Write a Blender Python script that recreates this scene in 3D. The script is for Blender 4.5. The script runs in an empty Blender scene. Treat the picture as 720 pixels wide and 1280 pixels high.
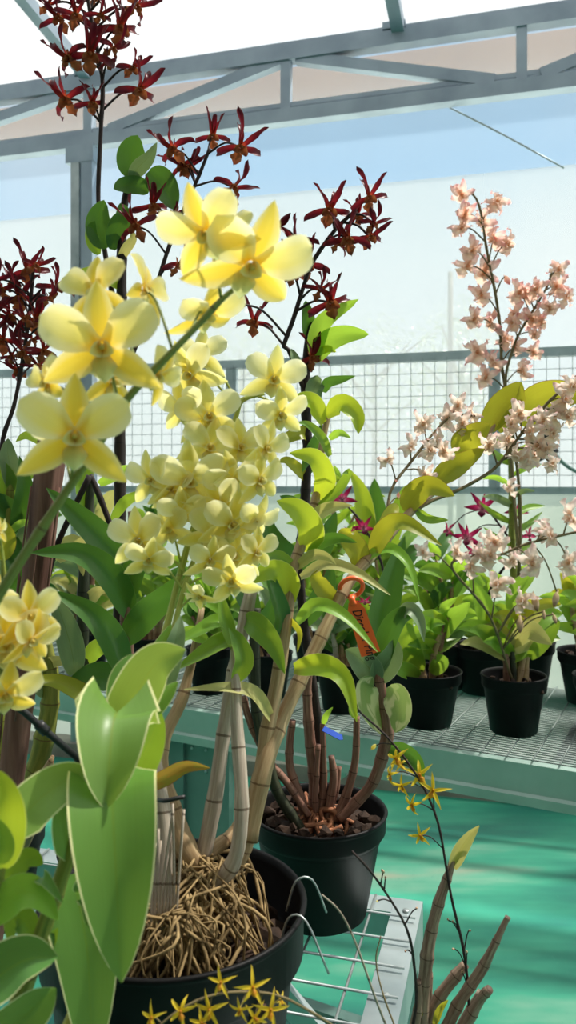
import bpy, bmesh, math, random
from mathutils import Vector as V, Matrix as M
R = random.Random(7)
C = bpy.context.scene.collection
F, HX, HY, CZ = 1000.0, 360.0, 600.0, 1.35
CAM = V((0, 0, CZ))
BZ = 0.81                                   # height of both bench tops

def P(x, y, d):
    """a place in the greenhouse: direction through photo pixel x, y and distance d along the aisle (metres)"""
    return V(((x - HX) / F * d, d, CZ - (y - HY) / F * d))

def rad(a): return math.radians(a)
def lin(c):
    c /= 255.0
    return c / 12.92 if c <= .04045 else ((c + .055) / 1.055) ** 2.4
def S(r, g, b): return (lin(r), lin(g), lin(b), 1)

# ------------------------------------------------------------------ materials
class NT:
    def __init__(s, name):
        s.m = bpy.data.materials.new(name); s.m.use_nodes = True
        s.t = s.m.node_tree; s.t.nodes.clear()
        s.out = s.t.nodes.new('ShaderNodeOutputMaterial')
    def n(s, k, **kw):
        nd = s.t.nodes.new('ShaderNode' + k)
        for a, b in kw.items():
            if a.startswith('i_'): nd.inputs[a[2:].replace('_', ' ')].default_value = b
            else: setattr(nd, a, b)
        return nd
    def l(s, a, b): s.t.links.new(a, b)
    def mixc(s, fac, a, b, mode='MIX'):
        nd = s.n('Mix', data_type='RGBA', blend_type=mode)
        for i, v in ((0, fac), (6, a), (7, b)):
            if hasattr(v, 'is_linked'): s.l(v, nd.inputs[i])
            else: nd.inputs[i].default_value = v
        return nd.outputs[2]
    def math(s, op, a, b=0.0, clamp=False):
        nd = s.n('Math', operation=op, use_clamp=clamp)
        for i, v in ((0, a), (1, b)):
            if hasattr(v, 'is_linked'): s.l(v, nd.inputs[i])
            else: nd.inputs[i].default_value = v
        return nd.outputs[0]
    def ramp(s, fac, stops):
        nd = s.n('ValToRGB'); e = nd.color_ramp.elements
        while len(e) < len(stops): e.new(.5)
        for k, (p, c) in zip(e, stops): k.position = p; k.color = c
        s.l(fac, nd.inputs[0]); return nd.outputs[0]
    def noise(s, scale, vec=None, detail=3, rough=.5):
        nd = s.n('TexNoise'); nd.inputs['Scale'].default_value = scale
        nd.inputs['Detail'].default_value = detail; nd.inputs['Roughness'].default_value = rough
        if vec is not None: s.l(vec, nd.inputs['Vector'])
        return nd.outputs[0]
    def obj(s): return s.n('TexCoord').outputs['Object']
    def mapped(s, vec, sc):
        nd = s.n('Mapping'); nd.inputs['Scale'].default_value = sc; s.l(vec, nd.inputs[0]); return nd.outputs[0]
    def bsdf(s, col, rough=.5, metal=0.0, spec=.5):
        b = s.n('BsdfPrincipled')
        for k, v in (('Base Color', col), ('Roughness', rough), ('Metallic', metal), ('Specular IOR Level', spec)):
            if hasattr(v, 'is_linked'): s.l(v, b.inputs[k])
            else: b.inputs[k].default_value = v
        return b
    def done(s, sh): s.l(sh, s.out.inputs[0]); return s.m

def mat_plain(name, c1, c2, scale=20, rough=.5, metal=0.0, spec=.5, bump=0.0, sc=(1, 1, 1)):
    t = NT(name); vec = t.mapped(t.obj(), sc); nz = t.noise(scale, vec, 4)
    b = t.bsdf(t.ramp(nz, [(.3, c1), (.7, c2)]), rough, metal, spec)
    if bump:
        bp = t.n('Bump'); bp.inputs['Strength'].default_value = bump; bp.inputs['Distance'].default_value = .004
        t.l(nz, bp.inputs['Height']); t.l(bp.outputs[0], b.inputs['Normal'])
    return t.done(b.outputs[0])

def mat_leaf(name, top, trans, rim=None, tf=.45, rough=.38, rimw=.03, blot=None):
    t = NT(name); uv = t.n('UVMap').outputs[0]; sp = t.n('SeparateXYZ'); t.l(uv, sp.inputs[0])
    u, v = sp.outputs[0], sp.outputs[1]
    a = t.math('ABSOLUTE', t.math('SUBTRACT', u, .5))
    st = t.noise(1.0, t.mapped(uv, (26, 1.2, 1)), 2)
    pa = t.noise(2.2, t.mapped(uv, (1.5, 2.5, 1)), 3)
    rnd = t.n('ObjectInfo').outputs['Random']
    dk = tuple(c * .62 for c in top[:3]) + (1,)
    col = t.mixc(pa, dk, top); col = t.mixc(t.math('MULTIPLY', st, .5), col, tuple(min(1, c * 1.5) for c in top[:3]) + (1,))
    col = t.mixc(t.math('MULTIPLY', rnd, .3), col, trans)
    if blot is not None:
        f = t.ramp(t.noise(2.6, t.mapped(uv, (.8, 1.0, 1)), 1), [(.47, (0, 0, 0, 1)), (.53, (1, 1, 1, 1))])
        col = t.mixc(f, col, blot)
    mid = t.math('LESS_THAN', a, .016)
    col = t.mixc(t.math('MULTIPLY', mid, .65), col, tuple(min(1, c * .5) for c in trans[:3]) + (1,))
    if rim is not None:
        e = t.math('SMOOTH_MIN', 1, 1)
        mr = t.n('MapRange'); mr.inputs[1].default_value = .5 - rimw * 1.5; mr.inputs[2].default_value = .5 - rimw * .9
        t.l(a, mr.inputs[0]); col = t.mixc(mr.outputs[0], col, rim); tcol = t.mixc(mr.outputs[0], trans, rim)
    b = t.bsdf(col, rough, 0, .5)
    tr = t.n('BsdfTranslucent')
    if rim is not None: t.l(tcol, tr.inputs[0])
    else: tr.inputs[0].default_value = trans
    mx = t.n('MixShader'); mx.inputs[0].default_value = tf
    t.l(b.outputs[0], mx.inputs[1]); t.l(tr.outputs[0], mx.inputs[2])
    return t.done(mx.outputs[0])

def mat_petal(name, stops, tf=.55, rough=.6, edge=None, vein=.25):
    """colour runs along the petal from its base (v = 0) to its tip"""
    t = NT(name); uv = t.n('UVMap').outputs[0]; sp = t.n('SeparateXYZ'); t.l(uv, sp.inputs[0])
    a = t.math('ABSOLUTE', t.math('SUBTRACT', sp.outputs[0], .5))
    col = t.ramp(sp.outputs[1], stops)
    if edge is not None:
        mr = t.n('MapRange'); mr.inputs[1].default_value = .2; mr.inputs[2].default_value = .5
        t.l(a, mr.inputs[0]); col = t.mixc(t.math('MULTIPLY', mr.outputs[0], .75), col, edge)
    st = t.noise(1.0, t.mapped(uv, (22, .8, 1)), 2)
    col = t.mixc(t.math('MULTIPLY', st, vein), col, t.mixc(1.0, col, (.72, .72, .68, 1), 'MULTIPLY'))
    b = t.bsdf(col, rough, 0, .25); tr = t.n('BsdfTranslucent'); t.l(col, tr.inputs[0])
    mx = t.n('MixShader'); mx.inputs[0].default_value = tf
    t.l(b.outputs[0], mx.inputs[1]); t.l(tr.outputs[0], mx.inputs[2])
    return t.done(mx.outputs[0])

def mat_cane(name, c1, c2, ring, streak=.6):
    """sheathed cane: long streaks, a dark ring wherever v passes a whole number"""
    t = NT(name); uv = t.n('UVMap').outputs[0]; sp = t.n('SeparateXYZ'); t.l(uv, sp.inputs[0])
    st = t.noise(1.0, t.mapped(uv, (14, .7, 1)), 4, .65)
    pt = t.noise(1.3, t.mapped(uv, (2, 1.3, 1)), 3)
    col = t.mixc(t.ramp(st, [(.35, (0, 0, 0, 1)), (.68, (1, 1, 1, 1))]), c1, c2)
    col = t.mixc(t.math('MULTIPLY', pt, streak), col, tuple(c * .5 for c in c1[:3]) + (1,))
    fr = t.math('FRACT', sp.outputs[1])
    col = t.mixc(t.math('MULTIPLY', t.math('LESS_THAN', fr, t.math('MULTIPLY', pt, .07)), .8), col, ring)
    b = t.bsdf(col, .62, 0, .3)
    bp = t.n('Bump'); bp.inputs['Strength'].default_value = .5; bp.inputs['Distance'].default_value = .001
    t.l(st, bp.inputs['Height']); t.l(bp.outputs[0], b.inputs['Normal'])
    return t.done(b.outputs[0])

def mat_film(name, haze, col, tint=(1, 1, 1, 1), wav=.15):
    """thin greenhouse plastic: part clear, part milky"""
    t = NT(name)
    tr = t.n('BsdfTransparent'); tr.inputs[0].default_value = tint
    tl = t.n('BsdfTranslucent'); tl.inputs[0].default_value = col
    df = t.n('BsdfDiffuse'); df.inputs[0].default_value = col
    m1 = t.n('MixShader'); m1.inputs[0].default_value = .3
    t.l(tl.outputs[0], m1.inputs[1]); t.l(df.outputs[0], m1.inputs[2])
    nz = t.noise(1.0, t.mapped(t.obj(), (1.6, 1.6, .35)), 3)
    f = t.math('ADD', t.math('MULTIPLY', t.math('SUBTRACT', nz, .5), wav * 2), haze, True)
    m2 = t.n('MixShader'); t.l(f, m2.inputs[0]); t.l(tr.outputs[0], m2.inputs[1]); t.l(m1.outputs[0], m2.inputs[2])
    return t.done(m2.outputs[0])

def mat_floor():
    t = NT('green_floor_paint'); o = t.obj()
    big = t.noise(1.1, t.mapped(o, (.7, 2.6, 1)), 4, .6); med = t.noise(9, o, 5, .65); fine = t.noise(70, o, 2)
    col = t.ramp(big, [(.34, S(24, 88, 84)), (.46, S(32, 118, 98)), (.56, S(52, 142, 114)), (.63, S(98, 152, 128)), (.70, S(140, 148, 128))])
    col = t.mixc(t.math('MULTIPLY', med, .3), col, S(34, 104, 94))
    col = t.mixc(t.ramp(fine, [(.62, (0, 0, 0, 1)), (.75, (.5, .5, .5, 1))]), col, S(60, 130, 110))
    b = t.bsdf(col, .42, 0, .4)
    return t.done(b.outputs[0])

MT = {}
MT['galv'] = mat_plain('galvanised_steel', S(150, 163, 166), S(182, 193, 194), 14, .42, .75)
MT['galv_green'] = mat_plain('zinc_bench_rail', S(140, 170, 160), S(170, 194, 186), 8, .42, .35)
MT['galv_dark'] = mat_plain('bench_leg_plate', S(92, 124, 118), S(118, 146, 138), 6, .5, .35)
MT['wire'] = mat_plain('zinc_wire', S(150, 158, 158), S(178, 186, 186), 30, .4, .7)
MT['rail'] = mat_plain('pale_zinc_rail', S(158, 172, 178), S(182, 194, 200), 12, .5, .2)
MT['bench_wire'] = mat_plain('dull_zinc_wire', S(112, 124, 120), S(140, 152, 148), 30, .5, .3)
MT['fence_wire'] = mat_plain('fence_wire', S(140, 154, 158), S(160, 172, 176), 30, .5, .3)
MT['truss'] = mat_plain('truss_steel', S(132, 146, 160), S(160, 174, 186), 5, .42, .5)
MT['pot'] = mat_plain('black_pot_plastic', S(13, 13, 14), S(22, 22, 23), 25, .5, 0, .12)
MT['bark'] = mat_plain('potting_bark', S(26, 20, 17), S(62, 46, 36), 60, .85, 0, .2, .6)
MT['root'] = mat_plain('orchid_roots', S(96, 78, 50), S(164, 140, 98), 70, .8, 0, .2)
MT['red_root'] = mat_plain('brown_root_chips', S(104, 62, 44), S(168, 116, 84), 60, .8, 0, .2)
MT['black'] = mat_plain('black_rubber', S(14, 15, 16), S(24, 25, 26), 30, .5)
MT['floor'] = mat_floor()
MT['kerb'] = mat_plain('concrete_kerb', S(104, 104, 94), S(140, 140, 128), 8, .85)
MT['film_low'] = mat_film('milky_wall_film', .46, S(172, 180, 184))
MT['film_top'] = mat_film('clear_wall_film', .22, S(140, 158, 174), (.95, .98, 1, 1), .06)
MT['film_roof'] = mat_film('roof_film', .42, S(164, 166, 168))
MT['film_base'] = mat_film('base_wall_sheet', .72, S(146, 158, 154), (.93, .97, .95, 1), .2)
MT['peach'] = mat_film('peach_screen', .74, S(176, 156, 142), (1, .93, .86, 1), .1)
MT['added_wall'] = mat_plain('added_wall_grey', S(96, 94, 90), S(120, 118, 112), 3, .95, 0, .1)  # grey of the opaque unseen wall added to darken the fill
MT['tree'] = mat_leaf('distant_tree_leaves', S(104, 124, 84), S(140, 160, 90), None, .3)
MT['trunk'] = mat_plain('tree_bark', S(80, 72, 60), S(110, 100, 86), 10, .9)
MT['ground'] = mat_plain('pale_ground', S(196, 200, 186), S(216, 218, 206), 2, .95)
MT['orange'] = mat_plain('orange_tag_plastic', S(226, 92, 34), S(236, 108, 48), 30, .4)
MT['ink'] = mat_plain('black_ink', S(20, 14, 14), S(26, 18, 18), 30, .6)
MT['blue'] = mat_plain('blue_label_plastic', S(14, 58, 150), S(20, 70, 170), 30, .6, 0, .2)
MT['whitetag'] = mat_plain('cream_label_plastic', S(226, 226, 206), S(236, 236, 220), 30, .5)
MT['stake'] = mat_plain('weathered_brown_wood', S(84, 56, 48), S(142, 106, 94), 9, .8, 0, .2, .8, (9, 9, .6))
# leaves
MT['pale'] = mat_leaf('pale_margined_leaf', S(78, 124, 62), S(150, 186, 66), S(240, 236, 176), .3, .36, .02)  # cream margin colour also stands in for backlit leaf edges
MT['palelit'] = mat_leaf('sunlit_pale_margined_leaf', S(112, 148, 74), S(176, 198, 80), S(242, 240, 180), .4, .4, .022)  # brighter copy of the pale leaf, sunlight put into its colour
MT['dark'] = mat_leaf('dark_green_leaf', S(50, 92, 44), S(104, 150, 44), S(108, 142, 66), .3, .34, .012)
MT['mid'] = mat_leaf('mid_green_leaf', S(84, 130, 52), S(164, 192, 50), S(170, 190, 92), .42, .38, .016)
MT['lime'] = mat_leaf('lime_green_leaf', S(126, 158, 46), S(200, 214, 52), S(206, 212, 108), .5, .36, .018)
MT['olive'] = mat_leaf('yellow_olive_leaf', S(132, 138, 40), S(190, 186, 48), S(150, 116, 52), .48, .38, .014)
MT['tan'] = mat_leaf('fading_tan_leaf', S(176, 176, 112), S(206, 196, 110), S(216, 206, 140), .4, .5, .016)
MT['brown'] = mat_leaf('dying_leaf', S(150, 112, 42), S(196, 160, 60), S(140, 80, 40), .4, .5, .02, S(110, 130, 50))
MT['grey'] = mat_leaf('grey_green_leaf', S(116, 138, 108), S(140, 160, 90), S(160, 172, 132), .25, .5, .016)
MT['varieg'] = mat_leaf('cream_blotched_leaf', S(98, 132, 76), S(170, 190, 100), S(206, 206, 156), .35, .42, .016, S(224, 216, 168))
MT['fresh'] = mat_leaf('fresh_green_leaf', S(108, 156, 58), S(176, 214, 66), S(168, 196, 100), .48, .4, .014)
# canes
MT['c_grey'] = mat_cane('grey_sheathed_cane', S(158, 140, 124), S(212, 200, 182), S(84, 66, 50))
MT['c_tan'] = mat_cane('tan_cane', S(152, 124, 88), S(200, 176, 136), S(92, 66, 42))
MT['c_red'] = mat_cane('reddish_cane', S(118, 78, 64), S(168, 130, 110), S(66, 42, 34))
MT['c_old'] = mat_cane('old_bare_cane', S(124, 98, 84), S(190, 168, 146), S(70, 50, 42))
MT['c_green'] = mat_cane('green_cane', S(112, 122, 50), S(158, 158, 72), S(96, 76, 44), .4)
MT['c_dark'] = mat_cane('dark_green_cane', S(42, 48, 34), S(72, 76, 54), S(26, 24, 20))
MT['c_black'] = mat_cane('blackish_stem', S(34, 26, 24), S(58, 44, 38), S(20, 16, 16))
MT['spike'] = mat_cane('green_flower_stem', S(104, 118, 56), S(136, 148, 76), S(92, 84, 50), .3)
MT['spike_y'] = mat_cane('yellow_green_flower_stem', S(156, 168, 76), S(186, 194, 104), S(150, 150, 80), .3)
MT['spike_d'] = mat_cane('dark_flower_stem', S(44, 32, 34), S(70, 52, 50), S(30, 22, 22), .4)
MT['spike_p'] = mat_cane('olive_flower_stem', S(104, 92, 62), S(140, 124, 86), S(70, 56, 40), .4)
# petals
MT['p_yel'] = mat_petal('pale_yellow_petal', [(0, S(242, 208, 70)), (.35, S(248, 228, 116)), (1, S(248, 238, 164))], .58, .6, S(250, 246, 208))
MT['p_yel2'] = mat_petal('deep_yellow_sepal', [(0, S(244, 202, 50)), (.5, S(250, 218, 78)), (1, S(248, 224, 100))], .58, .6, S(250, 240, 180))
MT['p_crm'] = mat_petal('cream_green_petal', [(0, S(234, 218, 96)), (.35, S(246, 236, 150)), (1, S(250, 244, 190))], .68, .6, S(250, 248, 214))
MT['p_crm2'] = mat_petal('cream_green_sepal', [(0, S(240, 214, 76)), (.5, S(246, 232, 122)), (1, S(244, 238, 150))], .68, .6, S(250, 246, 190))
MT['l_yel'] = mat_petal('yellow_lip', [(0, S(206, 164, 30)), (.45, S(230, 212, 120)), (1, S(214, 222, 160))], .4, .6, S(234, 232, 190))
MT['p_mar'] = mat_petal('maroon_petal', [(0, S(206, 92, 50)), (.18, S(150, 34, 40)), (.5, S(110, 22, 36)), (1, S(66, 18, 28))], .42, .35, S(112, 40, 42), .35)
MT['l_mar'] = mat_petal('orange_brown_lip', [(0, S(196, 100, 52)), (.45, S(160, 88, 50)), (1, S(104, 42, 36))], .35, .5, S(170, 108, 66), .6)
MT['p_pink'] = mat_petal('pale_pink_petal', [(0, S(248, 212, 180)), (.5, S(252, 214, 202)), (1, S(240, 158, 166))], .72, .6, S(238, 206, 196), .4)
MT['l_pink'] = mat_petal('cream_pink_lip', [(0, S(230, 160, 90)), (.4, S(252, 222, 198)), (1, S(250, 206, 196))], .72, .6, S(242, 220, 206), .4)
MT['p_blush'] = mat_petal('blush_white_petal', [(0, S(246, 214, 184)), (.5, S(253, 234, 222)), (1, S(248, 200, 202))], .62, .6, S(242, 228, 218), .4)
MT['l_blush'] = mat_petal('blush_white_lip', [(0, S(226, 172, 112)), (.5, S(253, 236, 218)), (1, S(250, 214, 206))], .62, .6, S(240, 222, 212), .4)
MT['p_mag'] = mat_petal('magenta_petal', [(0, S(236, 170, 190)), (.22, S(200, 60, 110)), (.45, S(168, 24, 76)), (1, S(92, 14, 50))], .4, .5, S(150, 24, 70))
MT['l_mag'] = mat_petal('dark_magenta_lip', [(0, S(230, 150, 170)), (.5, S(110, 18, 56)), (1, S(58, 14, 34))], .3, .5)
MT['p_star'] = mat_petal('yellow_star_petal', [(0, S(232, 192, 40)), (.5, S(236, 206, 60)), (1, S(222, 190, 70))], .45, .5)
MT['l_star'] = mat_petal('ochre_lip', [(0, S(190, 120, 30)), (1, S(222, 170, 50))], .4, .5)
MT['bud'] = mat_petal('buff_bud', [(0, S(180, 160, 110)), (.6, S(206, 176, 146)), (1, S(120, 70, 60))], .2, .5)
MT['red'] = mat_petal('red_petal', [(0, S(230, 120, 110)), (.4, S(214, 44, 52)), (1, S(196, 30, 44))], .4, .5)

# ------------------------------------------------------------------ scene graph helpers
def tag(o, label=None, cat=None, group=None, kind=None):
    for k, v in (('label', label), ('category', cat), ('group', group), ('kind', kind)):
        if v: o[k] = v
    return o

def thing(name, loc, label, cat, group=None):
    o = bpy.data.objects.new(name, None); C.objects.link(o); o.location = loc; o.empty_display_size = .05
    return tag(o, label, cat, group)

def link(name, bm, mats, parent=None, smooth=True, label=None):
    """one mesh object from world-space geometry; under a thing it keeps its world place"""
    root = parent
    while root is not None and root.parent is not None: root = root.parent
    me = bpy.data.meshes.new(name)
    if root is not None: bmesh.ops.translate(bm, verts=bm.verts, vec=-root.location)
    bm.to_mesh(me); bm.free()
    for m in (mats if isinstance(mats, (list, tuple)) else [mats]): me.materials.append(MT[m])
    if smooth: me.polygons.foreach_set('use_smooth', [True] * len(me.polygons))
    o = bpy.data.objects.new(name, me); C.objects.link(o)
    if parent is not None: o.parent = parent
    if label: o['label'] = label
    return o

def B():
    bm = bmesh.new(); bm.loops.layers.uv.new('UVMap'); return bm

def curve(pts, n):
    """Catmull-Rom through pts"""
    p = [V(q) for q in pts]
    if len(p) == 2: return [p[0].lerp(p[1], i / n) for i in range(n + 1)]
    e = [p[0] * 2 - p[1]] + p + [p[-1] * 2 - p[-2]]
    out = []; seg = len(p) - 1
    for i in range(n + 1):
        f = i / n * seg; k = min(int(f), seg - 1); t = f - k
        a, b, c, d = e[k:k + 4]
        out.append(.5 * ((2 * b) + (c - a) * t + (2 * a - 5 * b + 4 * c - d) * t * t + (3 * b - a - 3 * c + d) * t ** 3))
    return out

def strip(bm, rows, uvs, mi=0):
    uvl = bm.loops.layers.uv.active
    vs = [[bm.verts.new(p) for p in r] for r in rows]
    for i in range(len(rows) - 1):
        for j in range(len(rows[0]) - 1):
            f = bm.faces.new((vs[i][j], vs[i][j + 1], vs[i + 1][j + 1], vs[i + 1][j])); f.material_index = mi; f.smooth = True
            for l, (a, b) in zip(f.loops, ((i, j), (i, j + 1), (i + 1, j + 1), (i + 1, j))): l[uvl].uv = uvs[a][b]

def tube(bm, pts, r, seg=8, n=None, node=None, mi=0, bulge=.17, cap=True):
    """r: radius, (r0, r1) or a list along the points; node = spacing of cane joints in metres"""
    c = curve(pts, n or max(4, (len(pts) - 1) * 5)) if n != 0 else [V(p) for p in pts]
    m = len(c); rr = [r] * 2 if not isinstance(r, (list, tuple)) else list(r)
    s = 0; rows = []; uvs = []
    nrm = None
    for i, p in enumerate(c):
        t = (c[min(i + 1, m - 1)] - c[max(i - 1, 0)])
        if t.length < 1e-9: t = V((0, 0, 1))
        t.normalize()
        if nrm is None: nrm = t.orthogonal().normalized()
        nrm = (nrm - t * nrm.dot(t)).normalized(); bn = t.cross(nrm)
        if i: s += (p - c[i - 1]).length
        f = i / (m - 1) * (len(rr) - 1); k = min(int(f), len(rr) - 2); ra = rr[k] + (rr[k + 1] - rr[k]) * (f - k)
        v = s / (node or .05)
        if node:
            q = v % 1.0; ra *= 1 + bulge * (max(0, 1 - min(q, 1 - q) / .18)) + .05 * math.sin(v * 2.1)
        rows.append([p + (nrm * math.cos(a) + bn * math.sin(a)) * ra for a in [2 * math.pi * j / seg for j in range(seg + 1)]])
        uvs.append([(j / seg, v) for j in range(seg + 1)])
    uvl = bm.loops.layers.uv.active
    vs = [[bm.verts.new(q) for q in row[:-1]] for row in rows]
    for i in range(m - 1):
        for j in range(seg):
            k = (j + 1) % seg
            f = bm.faces.new((vs[i][j], vs[i][k], vs[i + 1][k], vs[i + 1][j])); f.material_index = mi; f.smooth = True
            for l, (a, b) in zip(f.loops, ((i, j), (i, j + 1), (i + 1, j + 1), (i + 1, j))): l[uvl].uv = uvs[a][b]
    if cap:
        for row in (vs[0][::-1], vs[-1]):
            f = bm.faces.new(row); f.material_index = mi

def bar(bm, a, b, w, h, up=(0, 0, 1), mi=0):
    """box beam from a to b, w across, h along up"""
    a, b = V(a), V(b); t = (b - a).normalized(); u = V(up); u = (u - t * u.dot(t)).normalized(); s = t.cross(u)
    q = [[p + s * (w / 2 * i) + u * (h / 2 * j) for i, j in ((-1, -1), (1, -1), (1, 1), (-1, 1))] for p in (a, b)]
    vs = [[bm.verts.new(p) for p in r] for r in q]
    fs = [vs[0][::-1], vs[1]] + [(vs[0][i], vs[0][(i + 1) % 4], vs[1][(i + 1) % 4], vs[1][i]) for i in range(4)]
    for f in fs: bm.faces.new(f).material_index = mi

def extrude_profile(bm, a, b, prof, side, up=(0, 0, 1)):
    """closed (side, up) profile swept from a to b"""
    a, b, side, up = V(a), V(b), V(side), V(up)
    r0 = [bm.verts.new(a + side * x + up * y) for x, y in prof]; r1 = [bm.verts.new(b + side * x + up * y) for x, y in prof]
    n = len(prof)
    for i in range(n): bm.faces.new((r0[i], r0[(i + 1) % n], r1[(i + 1) % n], r1[i]))
    bm.faces.new(r0[::-1]); bm.faces.new(r1)

def lathe(bm, c, prof, seg=48, sq=0):
    c = V(c); rows = [[bm.verts.new(c + V((math.cos(2 * math.pi * j / seg) * r, math.sin(2 * math.pi * j / seg) * r, z))) for j in range(seg)] for r, z in prof]
    for i in range(len(prof) - 1):
        for j in range(seg):
            k = (j + 1) % seg; bm.faces.new((rows[i][j], rows[i][k], rows[i + 1][k], rows[i + 1][j]))
    bm.faces.new(rows[0][::-1]); bm.faces.new(rows[-1])

# ------------------------------------------------------------------ plant helpers
def prof_w(kind, t):
    if kind == 'oval': return max(.0, math.sin(math.pi * min(1, t ** .8 * .97 + .03))) ** .62
    if kind == 'lance': return max(.0, math.sin(math.pi * min(1, (t * .95 + .05) ** .72))) ** .8
    if kind == 'tip': return min(1, (t * 3 + .35)) * (1 - t ** 4.0) ** .9          # broad, short drawn tip
    if kind == 'strap': return min(1, (t * 5 + .4)) * (1 - t ** 5) ** .8
    return 1

def leaf(pts, w, roll=0, mat='mid', fold=.22, kind='lance', parent=None, wave=.0, n=14, label=None, name='leaf'):
    """blade through pixel points (x, y, d); w = full width in photo pixels at its middle"""
    c = curve([P(*q) for q in pts], n); W = w / F * pts[len(pts) // 2][2] / 2
    bm = B(); rows = []; uvs = []; us = (-1, -.66, -.33, 0, .33, .66, 1); s_prev = None
    for i, p in enumerate(c):
        t = (c[min(i + 1, n)] - c[max(i - 1, 0)]).normalized(); view = (p - CAM).normalized()
        s = t.cross(view)
        if s.length < .25 and s_prev is not None: s = s_prev - t * s_prev.dot(t)
        s.normalize()
        if s_prev is not None and s.dot(s_prev) < 0: s = -s
        s_prev = s.copy()
        s = M.Rotation(rad(roll), 3, t) @ s
        nn = s.cross(t)
        if abs(roll) < 89 and nn.dot(view) > 0: nn = -nn
        f = i / n; ww = W * prof_w(kind, f) + .0004
        row = []
        for u in us:
            z = fold * (abs(u) ** 1.05 + .35 * u * u) + wave * math.sin(f * 9 + u * 1.5) * abs(u)
            row.append(p + s * (u * ww) + nn * (z * ww))
        rows.append(row); uvs.append([(u * .5 + .5, f) for u in us])
    strip(bm, rows, uvs)
    return link(name, bm, mat, parent, True, label)

def cane(pts, rpx, mat='c_tan', node=.035, parent=None, seg=10, name='cane', label=None, d0=None):
    """rpx: radius in photo pixels (single or list)"""
    dm = pts[len(pts) // 2][2]; rr = [x / F * dm for x in (rpx if isinstance(rpx, (list, tuple)) else [rpx, rpx])]
    bm = B(); q = [P(*p) for p in pts]; L = sum((q[i + 1] - q[i]).length for i in range(len(q) - 1))
    tube(bm, q, rr, seg, max(10, int(L / node * 5)), node)
    return link(name, bm, mat, parent, True, label)

# ---- flowers: every kind is modelled once or in a few variants (unit size), facing +Z with +Y up
def petal(bm, phi, L, W, e0, e1, kind='oval', twist=0, cup=.15, mi=0, r0=.06, z0=0, ruf=0, n=8, ph=0, bend=0):
    us = (-1, -.5, 0, .5, 1); a = rad(phi); rows = []; uvs = []
    p = V((math.cos(a) * r0, math.sin(a) * r0, z0))
    for i in range(n + 1):
        t = i / n; aa = a + rad(bend) * t; rd = V((math.cos(aa), math.sin(aa), 0)); tg = V((-math.sin(aa), math.cos(aa), 0))
        e = rad(e0 + (e1 - e0) * t); d = rd * math.cos(e) + V((0, 0, 1)) * math.sin(e)
        if i: p = p + d * (L / n)
        s = M.Rotation(rad(twist * t), 3, d) @ tg; nn = d.cross(s)
        if kind == 'oval': w = math.sin(math.pi * min(1, (t * .93 + .07) ** .85)) ** .6
        elif kind == 'round': w = min(1, t * 2.2 + .18) ** .9 * math.sqrt(max(0, 1 - max(0, (t - .45) / .56) ** 2.2))
        elif kind == 'sepal': w = (.55 + .45 * math.sin(math.pi * min(1, t * 1.1))) * math.sqrt(max(0, 1 - t ** 3.2))
        elif kind == 'obov': w = (.34 + .66 * math.sin(math.pi / 2 * min(1, t * 1.65)) ** 1.5) * math.sqrt(max(0, 1 - max(0, (t - .5) / .5) ** 2.6))
        elif kind == 'point': w = math.sin(math.pi * min(1, (t * .9 + .1) ** .65)) ** .9
        elif kind == 'lip': w = (.45 + .75 * math.sin(math.pi * min(1, t * .9)) ** 2) * (1 - t ** 6) ** .6
        else: w = min(1, .55 + t * .8) * math.sqrt(max(0, 1 - t ** 7))
        w = W / 2 * w + .004
        rows.append([p + s * (u * w) + nn * (cup * w * u * u + ruf * math.sin(t * 13 + ph + u * 2.5) * abs(u)) for u in us])
        uvs.append([(u * .5 + .5, t) for u in us])
    strip(bm, rows, uvs, mi)

def ball(bm, c, r, mi=0, sc=(1, 1, 1), seg=8):
    g = bmesh.ops.create_uvsphere(bm, u_segments=seg, v_segments=6, radius=r)
    uvl = bm.loops.layers.uv.active
    for v in g['verts']: v.co = V((v.co.x * sc[0], v.co.y * sc[1], v.co.z * sc[2])) + V(c)
    for f in {f for v in g['verts'] for f in v.link_faces}:
        f.material_index = mi; f.smooth = True
        for l in f.loops: l[uvl].uv = (.5, .3)

def fl_yellow(bm, j):
    petal(bm, 90 + j() * 6, 1.0, .50, 14, -16 + j() * 16, 'sepal', 0, .3, 1, .05, -.03, 0, 10)
    for s in (1, -1):
        petal(bm, 90 + s * (57 + j() * 6), 1.0, .70, 24, -14 + j() * 20, 'obov', j() * 14, .25, 0, .06, .02, .018, 10, s)
        petal(bm, 90 + s * (125 + j() * 6), 1.08, .50, 10, -16 + j() * 16, 'sepal', j() * 12, .3, 1, .05, -.03, 0, 10)
    petal(bm, 270, .60, .50, 58, -24, 'lip', 0, -.9, 2, .02, 0, .035)
    for s in (1, -1): petal(bm, 270 + s * 70, .26, .26, 74, 30, 'oval', 0, .5, 2, .03, .0)
    ball(bm, (0, .02, .12), .06, 2, (1, .9, 1.4)); petal(bm, 90, -.28, .16, 14, 30, 'strap', 0, .3, 2, .02, -.02)

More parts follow.
